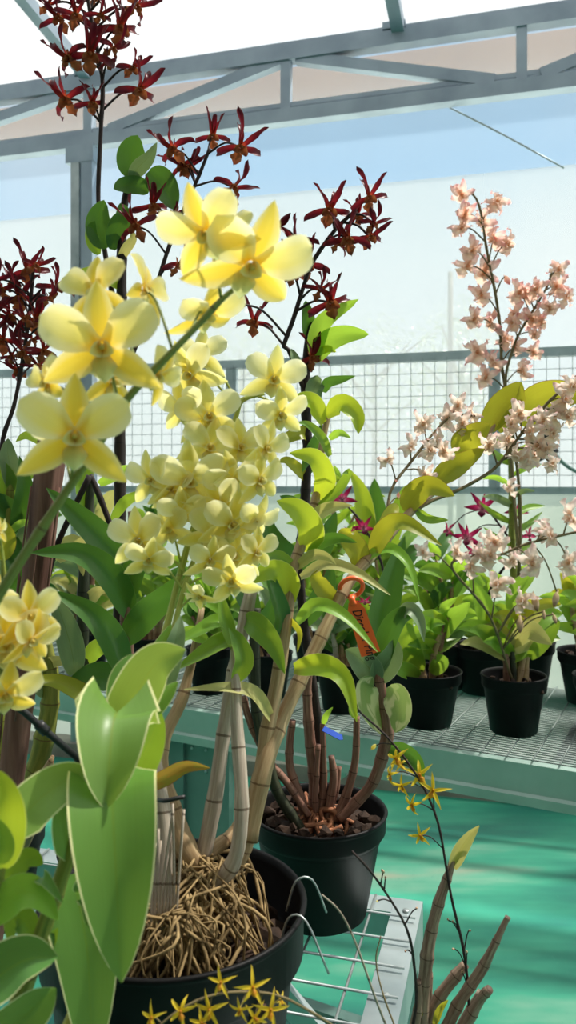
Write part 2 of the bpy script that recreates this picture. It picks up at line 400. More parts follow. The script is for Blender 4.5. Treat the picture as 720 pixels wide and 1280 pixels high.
def fl_maroon(bm, j):
    petal(bm, 92 + j() * 24, .9, .24, 34, -60 + j() * 40, 'strap', 90 * j(), .6, 0, .07, 0, .02, 10)
    for s in (1, -1):
        petal(bm, 90 + s * (26 + j() * 12), 1.22 + .12 * j(), .24, 40 + 12 * j(), 0 + j() * 30, 'strap', s * (120 + 60 * j()), .5, 0, .07, 0, .02, 10, 0, s * -12 * j())
        petal(bm, 90 + s * (96 + j() * 16), .95, .27, 18, -40 + 45 * j(), 'strap', s * 50, .6, 0, .07, 0, .02, 10, 0, s * (30 + 30 * j()))
    petal(bm, 270 + 8 * j(), .70, .38, 46, -66 + 10 * j(), 'lip', 0, -.9, 1, .05, 0, .07, 10, j() * 3)
    for s in (1, -1): petal(bm, 270 + s * 50, .36, .28, 66, -4, 'oval', 0, .7, 1, .04, .02, .05)
    ball(bm, (0, .03, .13), .08, 1, (1, .9, 1.5)); petal(bm, 265, -.36, .15, 30, 25, 'strap', 0, .4, 1, .02, -.03)

def fl_pink(bm, j):
    petal(bm, 90 + j() * 24, .85, .40, 16, -90 + 40 * j(), 'oval', 60 * j(), .5, 0, .05, 0, .06, 10, 1)
    for s in (1, -1):
        petal(bm, 90 + s * (44 + j() * 18), 1.05, .46, 28, -70 + 60 * j(), 'oval', s * 90 * j(), .4, 0, .05, 0, .09, 10, s)
        petal(bm, 90 + s * (116 + j() * 18), .95, .40, 10, -80 + 60 * j(), 'oval', s * 60, .45, 0, .05, 0, .07, 10, 2)
    petal(bm, 270 + 12 * j(), .95, .74, 52, -60, 'lip', 0, -.8, 1, .04, 0, .14, 10, j() * 3)
    for s in (1, -1): petal(bm, 270 + s * 55, .42, .40, 70, 0, 'oval', 0, .7, 1, .04, .02, .09)
    ball(bm, (0, .03, .11), .08, 1, (1, .9, 1.4)); petal(bm, 265, -.4, .14, 20, 20, 'strap', 0, .4, 0, .02, -.03)

def fl_mag(bm, j):
    petal(bm, 95 + j() * 14, .95, .2, 30, 50, 'point', 20 * j(), .3, 0, .06)
    for s in (1, -1):
        petal(bm, 90 + s * (34 + j() * 10), 1.0, .27, 18, -6 + 20 * j(), 'point', 30 * j(), .25, 0, .06)
        petal(bm, 90 + s * (98 + j() * 10), .9, .32, 8, -14 + 16 * j(), 'point', 0, .3, 0, .06)
    petal(bm, 270, .5, .36, 44, -40, 'lip', 0, -.6, 1, .04, 0, .03); ball(bm, (0, .0, .1), .1, 1, (1, 1, 1.3))

def fl_star(bm, j):
    for k in range(5):
        petal(bm, 90 + 72 * k + j() * 14, 1.0 - .12 * j(), .20, 20, -36 + 40 * j(), 'point', 50 * j(), .35, 0, .05)
    petal(bm, 270 + 20 * j(), .52, .3, 50, -30, 'lip', 0, -.7, 1, .03, 0, .03); ball(bm, (0, 0, .1), .08, 1, (1, 1, 1.3))

def fl_bud(bm, j):
    rows = []; uvs = []; n = 9
    for i in range(n + 1):
        t = i / n; r = .34 * math.sin(math.pi * min(1, t * .96 + .03)) ** .75 * (1 - .35 * t)
        rows.append([V((math.cos(a) * r, math.sin(a) * r + .25 * t * t, t * 1.25)) for a in [2 * math.pi * q / 8 for q in range(9)]])
        uvs.append([(q / 8, t) for q in range(9)])
    strip(bm, rows, uvs)
    petal(bm, 270, .4, .2, -40, -80, 'point', 0, .4, 0, .02)

KIND = {'yellow': (fl_yellow, ('p_yel', 'p_yel2', 'l_yel'), 6), 'maroon': (fl_maroon, ('p_mar', 'l_mar'), 8), 'pink': (fl_pink, ('p_pink', 'l_pink'), 8),
        'yellow_cream': (fl_yellow, ('p_crm', 'p_crm2', 'l_yel'), 6), 'blush': (fl_pink, ('p_blush', 'l_blush'), 7), 'magenta': (fl_mag, ('p_mag', 'l_mag'), 3), 'star': (fl_star, ('p_star', 'l_star'), 4),
        'bud': (fl_bud, ('bud',), 1), 'pinkbud': (fl_bud, ('p_pink',), 1), 'maroonbud': (fl_bud, ('p_mar',), 1), 'yellowbud': (fl_bud, ('p_yel',), 1), 'red': (fl_mag, ('red', 'red'), 2)}
CACHE = {}
def flower_mesh(kind):
    if kind not in CACHE:
        fn, mats, nv = KIND[kind]; CACHE[kind] = []
        for k in range(nv):
            rr = random.Random(hash(len(kind) * 31 + k * 7 + ord(kind[0]))); bm = B()
            fn(bm, lambda: rr.uniform(-1, 1)); me = bpy.data.meshes.new(kind + '_flower'); bm.to_mesh(me); bm.free()
            for m in mats: me.materials.append(MT[m])
            CACHE[kind].append(me)
    return CACHE[kind]

def flower(kind, pos, r, yaw, pitch, roll, parent, rr):
    """r: radius in metres; yaw/pitch turn the face from straight at the viewer (right, up)"""
    me = rr.choice(flower_mesh(kind)); root = parent
    while root.parent is not None: root = root.parent
    o = bpy.data.objects.new('bud' if 'bud' in kind else 'flower', me); C.objects.link(o); o.parent = parent
    z = (CAM - pos).normalized(); z = M.Rotation(rad(yaw), 3, 'Z') @ z; x = V((0, 0, 1)).cross(z).normalized()
    z = M.Rotation(-rad(pitch), 3, x) @ z; y = z.cross(x).normalized(); x = y.cross(z)
    rot = M((x, y, z)).transposed().to_4x4() @ M.Rotation(rad(roll), 4, 'Z')
    o.matrix_basis = M.Translation(pos - root.location) @ rot @ M.Scale(r, 4)
    return o

def spike(pts, rpx, flowers, kind, mat='spike', parent=None, seed=1, spread=(45, 25, 18), node=.03, pmat=None, name='flower_spike', zoff=.012, label=None, thr=0, back=0):
    """flower stem through pixel points with its flowers: (x, y, r px[, yaw, pitch, roll[, kind]])"""
    rr = random.Random(seed); q = [P(*p) for p in pts]; dm = pts[len(pts) // 2][2]
    rad_ = [x / F * dm for x in (rpx if isinstance(rpx, (list, tuple)) else [rpx, rpx * .6])]
    bm = B(); L = sum((q[i + 1] - q[i]).length for i in range(len(q) - 1)); tube(bm, q, rad_, 8, max(12, int(L / .012)), node, 0, .25)
    cc = curve(q, 60); todo = []
    cp = [((p.x / p.y) * F + HX, HY - (p.z - CZ) / p.y * F, p.y) for p in cc]
    for f in flowers:
        x, y, r = f[:3]; r_in = r; r = r * (1.06 if kind in ('pink', 'blush') and 'bud' not in str(f[-1]) else 1); k = f[6] if len(f) > 6 else kind
        i = min(range(61), key=lambda k_: (cp[k_][0] - x) ** 2 + (cp[k_][1] - y - r * .35) ** 2)
        d = cp[i][2] - zoff * (rr.uniform(.6, 1.4) if kind.startswith('yellow') else rr.uniform(-.6, 1.5)) + (back if r_in <= thr else 0); pos = P(x, y, d); rm = r / F * d
        a = f[3:6] if len(f) > 3 and f[3] is not None else (rr.uniform(-1, 1) * spread[0], rr.uniform(-1, .6) * spread[1], rr.uniform(-1, 1) * spread[2])
        base = cc[max(0, i - 2)]; bk = pos + (pos - CAM).normalized() * rm * .15
        mid = base.lerp(bk, .55) + V((0, 0, .15 * (bk - base).length)) + (base - CAM).normalized() * .002
        if (bk - base).length > .003: tube(bm, [base, mid, bk], [rad_[-1] * .75, rad_[-1] * .6, rad_[-1] * .7], 6, 8)
        todo.append((k, pos, rm, *a))
    s = link(name, bm, mat, parent, True, label)
    for t in todo: flower(*t, s, rr)
    return s

def pot(t, c, D, H, soil=.78, bottom=.72, seg=56):
    """black plastic nursery pot: rim band, shoulder, tapering wall; c = centre of its foot"""
    r = D / 2; b = r * bottom; k = .93
    bm = B(); h1 = H * .76
    lathe(bm, c, [(b * .9, 0), (b, .004), (b + (r * k - b) * .9, h1), (r * k + .001, h1 + .003), (r * .985, h1 + .008), (r * .99, H - .006), (r, H - .004), (r + .0015, H - .001), (r, H + .001),
                  (r - .003, H), (r - .004, H - .006), (r - .006, h1), (r * k - .006, h1 - .004), (r * k * .96, H * soil * .8), (0.002, H * soil * .8)], seg)
    return link('pot', bm, 'pot', t)

def bark(t, c, D, H, soil=.8, n=110, seed=3, s=1.0, name='potting_bark'):
    rr = random.Random(seed); bm = B(); r = D / 2 * .86
    for k in range(n):
        a = rr.uniform(0, 6.28); q = r * math.sqrt(rr.random()); sz = rr.uniform(.006, .013) * s
        g = bmesh.ops.create_icosphere(bm, subdivisions=1, radius=sz); rot = M.Rotation(rr.uniform(0, 3), 3, V((rr.random(), rr.random(), rr.random() + .1)).normalized())
        sc = (1.3, rr.uniform(.5, 1), rr.uniform(.4, .8)); o = V(c) + V((math.cos(a) * q, math.sin(a) * q, H * soil + rr.uniform(-.006, .006)))
        for v in g['verts']: v.co = rot @ V((v.co.x * sc[0], v.co.y * sc[1], v.co.z * sc[2])) * rr.uniform(.85, 1.15) + o
    lathe(bm, V(c) + V((0, 0, H * soil - .02)), [(r * .98, 0), (r * .98, .012), (.001, .016)], 24)
    return tag(link(name, bm, 'bark', t, False), kind='stuff')

def roots(t, c, n, spread, h, rad_=.0016, seed=5, mat='root', rise=.03, name='roots'):
    rr = random.Random(seed); bm = B(); c = V(c)
    for k in range(n):
        a = rr.uniform(0, 6.28); s = spread * rr.uniform(.35, 1); p = c + V((rr.gauss(0, .2) * spread, rr.gauss(0, .2) * spread, rise * rr.random()))
        e = c + V((math.cos(a) * s, math.sin(a) * s, -h * rr.uniform(.5, 1)))
        m = p.lerp(e, .5) + V((rr.gauss(0, .3) * s, rr.gauss(0, .3) * s, rise * rr.uniform(.1, .9)))
        tube(bm, [p, m, e], rad_ * rr.uniform(.6, 1.5), 5, 8)
    return tag(link(name, bm, mat, t), kind='stuff')
# ------------------------------------------------------------------ camera, sky, sun
cam = bpy.data.objects.new('camera', bpy.data.cameras.new('camera')); C.objects.link(cam)
cam.location = CAM; cam.rotation_euler = (rad(90), 0, 0)
cam.data.sensor_fit = 'VERTICAL'; cam.data.sensor_height = 36; cam.data.lens = F / 1280 * 36
cam.data.shift_y = -40 / 1280; cam.data.clip_start = .02; cam.data.clip_end = 200
cam.data.dof.use_dof = True; cam.data.dof.focus_distance = .9; cam.data.dof.aperture_fstop = 11.0
sc = bpy.context.scene; sc.camera = cam
sc.view_settings.view_transform = 'Standard'; sc.view_settings.look = 'None'; sc.view_settings.gamma = 1; sc.view_settings.use_curve_mapping = False
sc.view_settings.exposure = 0.0
sc.cycles.use_denoising = True; sc.cycles.transparent_max_bounces = 24; sc.cycles.max_bounces = 10; sc.cycles.sample_clamp_indirect = 6
w = bpy.data.worlds.new('sky'); sc.world = w; w.use_nodes = True; t = w.node_tree; t.nodes.clear()
tc = t.nodes.new('ShaderNodeTexCoord'); sp = t.nodes.new('ShaderNodeSeparateXYZ'); t.links.new(tc.outputs['Generated'], sp.inputs[0])
nz = t.nodes.new('ShaderNodeTexNoise'); nz.inputs['Scale'].default_value = 2.2; nz.inputs['Detail'].default_value = 3; t.links.new(tc.outputs['Generated'], nz.inputs['Vector'])
rp = t.nodes.new('ShaderNodeValToRGB'); e = rp.color_ramp.elements; t.links.new(sp.outputs[2], rp.inputs[0])
for k in range(4): e.new(.5)
for k, (p, c) in zip(e, ((0, S(222, 230, 230)), (.10, S(222, 235, 242)), (.25, S(212, 231, 244)), (.36, S(176, 211, 238)), (.46, S(186, 214, 236)), (.56, S(238, 242, 244)))): k.position = p; k.color = c
cr = t.nodes.new('ShaderNodeValToRGB'); cr.color_ramp.elements[0].position = .52; cr.color_ramp.elements[1].position = .75; t.links.new(nz.outputs[0], cr.inputs[0])
mx = t.nodes.new('ShaderNodeMix'); mx.data_type = 'RGBA'; t.links.new(cr.outputs[0], mx.inputs[0]); t.links.new(rp.outputs[0], mx.inputs[6]); mx.inputs[7].default_value = S(244, 246, 248)
bg = t.nodes.new('ShaderNodeBackground'); bg.inputs[1].default_value = 1.08; t.links.new(mx.outputs[2], bg.inputs[0])
wo = t.nodes.new('ShaderNodeOutputWorld'); t.links.new(bg.outputs[0], wo.inputs[0])
su = bpy.data.objects.new('sun', bpy.data.lights.new('sun', 'SUN')); C.objects.link(su); su.data.energy = 16.0; su.data.angle = rad(1.6); su.data.color = (1, .95, .86)
su.rotation_euler = V((-.48, -.20, -.85)).to_track_quat('-Z', 'Y').to_euler()

# ------------------------------------------------------------------ the greenhouse itself
WU = V((.9646, -.2640, 0)); WN = V((.2640, .9646, 0))                 # along the back wall, and outwards
W0 = V((0, 3.72, 0))
def wp(s, z, out=0.0): return W0 + WU * s + WN * out + V((0, 0, z))
def struct(o): o['kind'] = 'structure'; return o
def sheet(name, s0, s1, z0, z1, out, m, th=.002, ny=1):
    bm = B(); bar(bm, wp((s0 + s1) / 2, z0, out), wp((s0 + s1) / 2, z1, out), s1 - s0, th, WN); return struct(link(name, bm, m, None, False))

bm = B(); q = [wp(-6, 0, -5.7), wp(6, 0, -5.7), wp(6, 0, .02), wp(-6, 0, .02)]
vs = [bm.verts.new(p) for p in q] + [bm.verts.new(p - V((0, 0, .05))) for p in q]
for f in ((0, 1, 2, 3), (7, 6, 5, 4), (0, 4, 5, 1), (1, 5, 6, 2), (2, 6, 7, 3), (3, 7, 4, 0)): bm.faces.new([vs[i] for i in f])
struct(link('floor', bm, 'floor', None, False))
bm = B(); bar(bm, wp(-5, .035, -.06), wp(5, .035, -.06), .12, .07); struct(link('baseboard_back', bm, 'kerb', None, False))
sheet('wall_back', -5, 5, .05, 1.30, .03, 'film_base')
sheet('wall_back', -5, 5, 1.30, 2.70, .035, 'film_low')
sheet('wall_back', -5, 5, 2.70, 3.36, .04, 'film_top')
sheet('trim_1', -5, 5, 3.125, 3.33, .12, 'peach')
bm = B(); a, b = wp(-5, 3.36, .02), wp(5, 3.36, .02); up = (-WN * 1.0 + V((0, 0, .5))).normalized()
bar(bm, wp(0, 3.36, .02), wp(0, 3.36, .02) + up * 6.0, 12, .002, up.cross(WU)); struct(link('ceiling', bm, 'film_roof', None, False))
bm = B(); bar(bm, wp(-40, -.03, 20.2), wp(40, -.03, 20.2), 40, .05); struct(link('ground', bm, 'ground', None, False))

# unseen side walls, and an opaque one added behind viewer to cut fill light
bm = B(); bar(bm, wp(0, .0, -5.6), wp(0, 6.0, -5.6), 12, .01, WN); struct(link('added_wall_front', bm, 'added_wall', None, False))
bm = B(); bar(bm, wp(-5.9, .0, -2.8), wp(-5.9, 6.0, -2.8), 5.6, .01, WU); struct(link('wall_left', bm, 'film_low', None, False))
bm = B(); bar(bm, wp(5.9, .0, -2.8), wp(5.9, 6.0, -2.8), 5.6, .01, WU); struct(link('wall_right', bm, 'film_low', None, False))

# lattice girder under the eave: chords, uprights, diagonals, roof bars
def node(x, y, out):      # a place on the plane of the girder
    n = WN; p0 = W0 + WN * out; d = (P(x, y, 1) - CAM); k = (p0 - CAM).dot(n) / d.dot(n); return CAM + d * k
tr = thing('roof_truss', wp(0, 3.02, -.06), 'grey steel lattice girder crossing the whole width under the roof', 'truss')
bm = B(); bar(bm, wp(-4, 3.29, -.06), wp(4, 3.29, -.06), 0.06, .062); bar(bm, wp(-4, 3.335, -.06), wp(4, 3.335, -.06), .035, .02); link('top_chord', bm, 'truss', tr, False)
bm = B(); bar(bm, wp(-4, 3.008, -.06), wp(4, 3.008, -.06), 0.06, .062); bar(bm, wp(-4, 3.047, -.06), wp(4, 3.07, -.06), .035, .02); link('bottom_chord', bm, 'truss', tr, False)
for x in (112, 358, 652):
    y = 600 - 1000 * (3.05 - CZ) / node(x, 150, -.06).y; p = node(x, y, -.06); bm = B(); bar(bm, (p.x, p.y, 3.03), (p.x, p.y, 3.29), .045, .045, WN); link('strut', bm, 'truss', tr, False)
for x0, x1 in ((352, 138), (372, 618), (108, -150), (676, 920)):
    a = node(x0, 100, -.06); b = node(x1, 100, -.06); za, zb = (3.27, 3.05) if x0 != 676 else (3.05, 3.27)
    bm = B(); bar(bm, (a.x, a.y, za), (b.x, b.y, zb), .045, .05); link('brace', bm, 'truss', tr, False)
for x, dx in ((499, -.05), (112, -.22), (905, -.3)):
    p = node(x, 40, -.06); bm = B(); bar(bm, (p.x, p.y, 3.32), V((p.x, p.y, 3.32)) + up * .8 + WU * dx, .055, .05)
    bar(bm, V((p.x, p.y, 3.345)) - WU * .07, V((p.x, p.y, 3.345)) + WU * .03, .06, .03); link('roof_bar', bm, 'truss', tr, False)
for x, s in ((105, 0),):
    p = node(x, 200, -.06); po = thing('steel_post', (p.x, p.y, 0), 'tall steel column holding up the girder behind the maroon flowers', 'post')
    bm = B(); bar(bm, (p.x - .03, p.y, 0), (p.x - .03, p.y, 2.985), .045, .06, WN); link('post', bm, 'galv', po, False)
    bm = B(); bar(bm, (p.x + .03, p.y - .02, 0), (p.x + .03, p.y - .02, 2.985), .06, .05, WN); link('sleeve', bm, 'truss', po, False)
    bm = B(); bar(bm, (p.x - .005, p.y, 2.90), (p.x - .005, p.y, 2.985), .15, .075, WN); link('bracket', bm, 'truss', po, False)
bm = B(); tube(bm, [node(555, 131, -.02), node(628, 168, -.02), node(705, 210, -.02)], .004, 6, 6); tag(link('guy_cable', bm, 'fence_wire', None), 'thin grey cable slanting down from the girder over the pink blossoms', 'cable')

# wire mesh along the wall
fe = thing('wire_mesh_fence', wp(0, 1.30, -.005), 'long grey wire mesh panel with square openings along the back wall', 'fence')
bm = B(); bar(bm, wp(-4, 1.895, -.005), wp(4, 1.895, -.005), .03, .04); link('top_rail', bm, 'rail', fe, False)
bm = B(); bar(bm, wp(-4, 1.305, -.005), wp(4, 1.305, -.005), .03, .03); link('bottom_rail', bm, 'rail', fe, False)
for x in (-260, 290, 618, 1000):
    p = node(x, 500, -.005); bm = B(); bar(bm, (p.x, p.y, 1.30), (p.x, p.y, 1.88), .05, .03, WN); link('post', bm, 'rail', fe, False)
bm = B()
for i in range(-50, 42): bar(bm, wp(i * .052, 1.30, -.026), wp(i * .052, 1.89, -.026), 0.0024, .0024, WN)
for i in range(12): bar(bm, wp(-2.7, 1.32 + i * .05, -.0285), wp(2.2, 1.32 + i * .05, -.0285), 0.0024, .0024)
link('wire_grid', bm, 'fence_wire', fe, False)

# hazy outside: trees and a mast beyond the film
def far_tree(px, d, h, r, seed, label):
    rr = random.Random(seed); x = (px - HX) / F * d; t = thing('tree', (x, d, 0), label, 'tree', None)
    bm = B(); tube(bm, [V((x, d, 0)), V((x + .1, d, h * .5)), V((x, d, h * .8))], [.12, .07, .03], 8, 10)
    for k in range(6):
        a = rr.uniform(0, 6.28); z = h * rr.uniform(.4, .7); tube(bm, [V((x, d, z)), V((x + math.cos(a) * r * .5, d + math.sin(a) * r * .5, z + h * .14)), V((x + math.cos(a) * r * .85, d + math.sin(a) * r * .85, z + h * .22))], [.05, .03, .012], 6, 6)
    link('trunk', bm, 'trunk', t)
    bm = B(); uvl = bm.loops.layers.uv.active
    for k in range(3200):
        u = V((rr.gauss(0, 1), rr.gauss(0, 1), rr.gauss(0, 1))).normalized() * rr.random() ** .4
        c = V((x, d, h * .66)) + V((u.x * r, u.y * r, u.z * h * .36)) ; s = rr.uniform(.03, .06)
        a = V((rr.gauss(0, 1), rr.gauss(0, 1), rr.gauss(0, 1))).normalized(); b = a.orthogonal().normalized()
        f = bm.faces.new([bm.verts.new(c + a * s * i + b * s * .5 * j) for i, j in ((-1, 0), (0, -1), (1, 0), (0, 1))])
        for l, q in zip(f.loops, ((.5, 0), (0, .5), (.5, 1), (1, .5))): l[uvl].uv = q
    link('crown', bm, 'tree', t, False)
far_tree(575, 20, 5.9, 1.3, 1, 'faint tree seen through the film at the foot of the mast')
far_tree(465, 24, 6.3, 2.2, 2, 'faint broad tree beyond the film between maroon and pink blossoms')
far_tree(300, 22, 6.2, 1.8, 3, 'faint tree beyond the film behind the yellow blossoms')
m = P(563, 340, 12); bm = B(); tube(bm, [V((m.x, m.y, 0)), V((m.x, m.y, m.z))], .04, 8, 4); tag(link('mast', bm, 'trunk', None), 'slim grey mast standing outside beyond the film near the pink blossoms', 'pole')

# ------------------------------------------------------------------ benches
# near bench: corner at K, A runs along its back edge (to the right), D runs away from the viewer
A = V((math.cos(rad(15.5)), -math.sin(rad(15.5)), 0)); D_ = V((math.sin(rad(15.5)), math.cos(rad(15.5)), 0)); K = V((.173, 1.025, 0))
def nb(a, d, z=BZ): return K + A * a + D_ * d + V((0, 0, z))
nbench = thing('plant_bench', nb(-.5, -.45, 0), 'near galvanised wire bench carrying the two big black pots', 'bench')
L_ = [(0, 0), (.036, 0), (.036, -.003), (.003, -.003), (.003, -.05), (0, -.05)]
bm = B(); extrude_profile(bm, nb(-1.1, 0), nb(-.0362, 0), L_, -D_); link('rear_rail', bm, 'galv', nbench, False)
bm = B(); extrude_profile(bm, nb(0, -.88), nb(0, 0), L_, -A); sr = link('side_rail', bm, 'galv', nbench, False)
for d in (-.03, -.20, -.42):
    bm = B(); ball(bm, nb(-.018, d, BZ + .001), .0045, 0, (1, 1, .5), 10); link('bolt', bm, 'wire', sr)
bm = B(); extrude_profile(bm, nb(-1.1, -.88), nb(-.0362, -.88), L_, D_); link('front_rail', bm, 'galv', nbench, False)
bm = B()
for i in range(1, 18): tube(bm, [nb(-.06 * i, -.87, BZ + .0025), nb(-.06 * i, -.004, BZ + .0025)], .0016, 6, 1, None)
for i in range(1, 17): tube(bm, [nb(-1.09, -.052 * i, BZ + .0055), nb(-.004, -.052 * i, BZ + .0055)], .0016, 6, 1, None)
link('wire_grid', bm, 'wire', nbench, True)
for a, d in ((-.02, -.02), (-1.08, -.02), (-.02, -.86), (-1.08, -.86)):
    bm = B(); bar(bm, nb(a, d, 0), nb(a, d, BZ - .004), .035, .035, A); link('leg', bm, 'galv', nbench, False)
bm = B(); bar(bm, nb(-.255, -.03, .755), nb(-.02, -.03, .525), .03, .012, D_); link('brace', bm, 'galv', nbench, False)
bm = B(); bar(bm, nb(-.02, -.40, BZ - .05), nb(-.02, -.03, .40), .03, .012, A); link('brace', bm, 'galv', nbench, False)
bm = B(); bar(bm, nb(-1.08, -.44, BZ - .018), nb(-.02, -.44, BZ - .018), .03, .03); link('cross_bar', bm, 'galv', nbench, False)

# far bench
E = V((.886, -.464, 0)).normalized(); G = V((.464, .886, 0)).normalized(); Q0 = V((.537, 1.49, 0))
def fb(a, d, z=BZ): return Q0 + E * a + G * d + V((0, 0, z))
fbench = thing('plant_bench', fb(-.9, .3, 0), 'far green tinted steel bench holding a row of small black pots', 'bench')
CP = [(0, 0), (.012, .004), (.03, .004), (.03, -.0), (.016, -.002), (.016, -.012), (.004, -.016), (.004, -.046), (.014, -.05), (.014, -.058), (-.004, -.064), (-.004, -.074), (.02, -.074), (.02, -.078), (-.008, -.078), (-.008, -.06), (.0, -.056), (0, -.046)]
bm = B(); extrude_profile(bm, fb(-2.4, 0, BZ - .004), fb(.5, 0, BZ - .004), CP, G); link('front_rail', bm, 'galv_green', fbench, False)
bm = B(); extrude_profile(bm, fb(-2.4, .60, BZ - .004), fb(.5, .60, BZ - .004), L_, -G); link('rear_rail', bm, 'galv_green', fbench, False)
bm = B()
for i in range(1, 44): tube(bm, [fb(-2.4, .0135 * i, BZ + .001), fb(.5, .0135 * i, BZ + .001)], .0018, 5, 1)
for i in range(0, 58): tube(bm, [fb(-2.38 + .05 * i, .004, BZ + .0035), fb(-2.38 + .05 * i, .60, BZ + .0035)], .0018, 5, 1)
link('wire_grid', bm, 'bench_wire', fbench, True)
for a in (-2.05, -1.35, -.03, .45):
    bm = B(); bar(bm, fb(a, .02, BZ - .012), fb(a, .59, BZ - .012), .035, .02); link('cross_bar', bm, 'galv', fbench, False)
for a in (-1.95, -.905, .45):
    for d in (.03,):
        bm = B(); wd = .135
        bar(bm, fb(a - wd / 2, d, 0), fb(a - wd / 2, d, BZ - .02), wd - .004, .02, G); bar(bm, fb(a + wd / 2, d, 0), fb(a + wd / 2, d, BZ - .02), wd - .004, .02, G)
        bar(bm, fb(a, d - .014, 0), fb(a, d - .014, BZ - .02), .022, .012, G)
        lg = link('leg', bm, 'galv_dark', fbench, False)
        if d < .1:
            bm = B()
            for da in (-.10, -.05, .03, .07, .11):
                for z in (BZ - .10, BZ - .13 - .02 * (da > 0)): ball(bm, fb(a + da, d - .012, z), .004, 0, (1, .6, 1), 8)
            link('rivet', bm, 'galv', lg, True)
        bm = B(); bar(bm, fb(a + .12, d, .46), fb(a + .42, d, BZ - .09), .028, .012, G); link('brace', bm, 'galv_green', fbench, False)
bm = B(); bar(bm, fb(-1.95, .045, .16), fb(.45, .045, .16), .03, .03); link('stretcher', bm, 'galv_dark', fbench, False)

# tap with its hose fixed on the mesh
q = node(684, 556, -.052); tap = thing('water_valve', q, 'small black valve with a hose on the mesh panel behind the pink blossoms', 'valve')
bm = B(); tube(bm, [q + V((.012, 0, .11)), q + V((.006, 0, .04)), q + V((-.005, 0, -.03))], [.02, .026, .022], 12, 6); link('valve_body', bm, 'black', tap)
bm = B(); tube(bm, [q + V((-.06, 0, -.07)), q + V((-.01, -.005, -.045)), q + V((.04, 0, -.02))], .014, 10, 6); link('valve_handle', bm, 'black', tap)
bm = B(); tube(bm, [q + V((.01, 0, .0)), q + V((.06, .0, -.07)), q + V((.16, -.02, -.13)), q + V((.5, -.1, -.24))], .008, 8, 14); link('hose', bm, 'galv_dark', tap)
# ------------------------------------------------------------------ plants on the near bench
def pos(px, d, z=BZ): return V(((px - HX) / F * d, d, z))
NZ = BZ + .0075                                                        # on top of the wires

# ---- 1 the big pot at the lower left with its pale canes
c1 = V((-.092, .645, NZ)); o1 = thing('potted_orchid', c1, 'orchid with thick grey canes in the large black pot nearest the viewer', 'potted plant')
pot(o1, c1, .212, .195, .93, .74, 72); bark(o1, c1, .212, .195, .80, 120, 3, 1.5)
rt = roots(o1, P(245, 1128, .64), 280, .066, .05, .0011, 5, 'root', .035)
roots(o1, P(215, 1165, .60), 110, .045, .03, .001, 9, 'root', .02)
pr = V((c1.x, c1.y, NZ + .195))
for a, k in ((10, 1), (-22, 1.3)):
    bm = B(); q = pr + V((math.cos(rad(a)) * .106, math.sin(rad(a)) * .106, .001)); o_ = V((math.cos(rad(a)), math.sin(rad(a)), 0))
    tube(bm, [q - o_ * .014 - V((0, 0, .02)), q - o_ * .006 + V((0, 0, .004)), q + o_ * .008 + V((0, 0, .004)), q + o_ * .02 * k - V((0, -.0, .024 * k))], .0009, 6, 12); link('wire_hook', bm, 'wire', o1)

K1 = {}
K1['a'] = cane([(252, 1082, .655), (268, 1000, .66), (279, 920, .67), (290, 850, .68), (301, 800, .69), (315, 733, .70)], [9.5, 9, 8, 8], 'c_grey', .052, o1)
K1['b'] = cane([(240, 1118, .645), (275, 1100, .635), (296, 1066, .63), (302, 998, .635), (297, 920, .65), (294, 855, .66), (292, 808, .67)], [8, 9, 9.5, 9, 7, 5], 'c_grey', .046, o1)
K1['c'] = cane([(250, 1122, .65), (278, 1098, .66), (303, 1062, .665), (322, 990, .67), (333, 920, .68), (347, 850, .69), (362, 745, .70), (368, 705, .71), (393, 632, .73), (402, 560, .75), (412, 510, .76)], [8, 10, 9.5, 9, 8, 7, 5, 4], 'c_tan', .05, o1)
K1['d'] = cane([(310, 1050, .66), (330, 960, .67), (352, 900, .69), (380, 840, .71), (412, 775, .73), (437, 727, .75), (470, 688, .78), (513, 640, .82), (556, 602, .86), (598, 560, .89), (640, 500, .91)], [10, 10, 9, 8, 7.5, 7, 6, 5, 4, 3], 'c_tan', .045, o1)
K1['e'] = cane([(231, 1112, .645), (262, 1066, .66), (292, 1040, .68), (318, 985, .69)], [8, 8, 7, 6], 'c_tan', .05, o1)
K1['f'] = cane([(250, 1085, .65), (232, 1062, .65), (216, 1020, .66), (201, 960, .67), (206, 920, .68), (226, 878, .69), (236, 842, .70), (246, 800, .70), (252, 760, .71)], [9, 15, 13, 10, 9, 8, 6, 5, 4], 'c_tan', .05, o1)
K1['g'] = cane([(200, 1192, .61), (204, 1110, .62), (207, 1045, .63), (201, 985, .64), (196, 950, .65)], [11, 10.5, 10, 8, 6], 'c_grey', .05, o1)
bm = B(); rr = random.Random(4)
for k in range(9): tube(bm, [P(192 + k * 3, 1195, .595), P(190 + k * 4, 1120, .60), P(200 + k * 3 + rr.uniform(-9, 9), 1060 - rr.uniform(0, 60), .61)], .0012, 5, 8)
link('dry_sheath', bm, 'c_grey', K1['g'])
def lv(k, o, *a, **kw): return leaf(*a, parent=k, **kw)
c_ = K1['c']; d_ = K1['d']; a_ = K1['a']; b_ = K1['b']
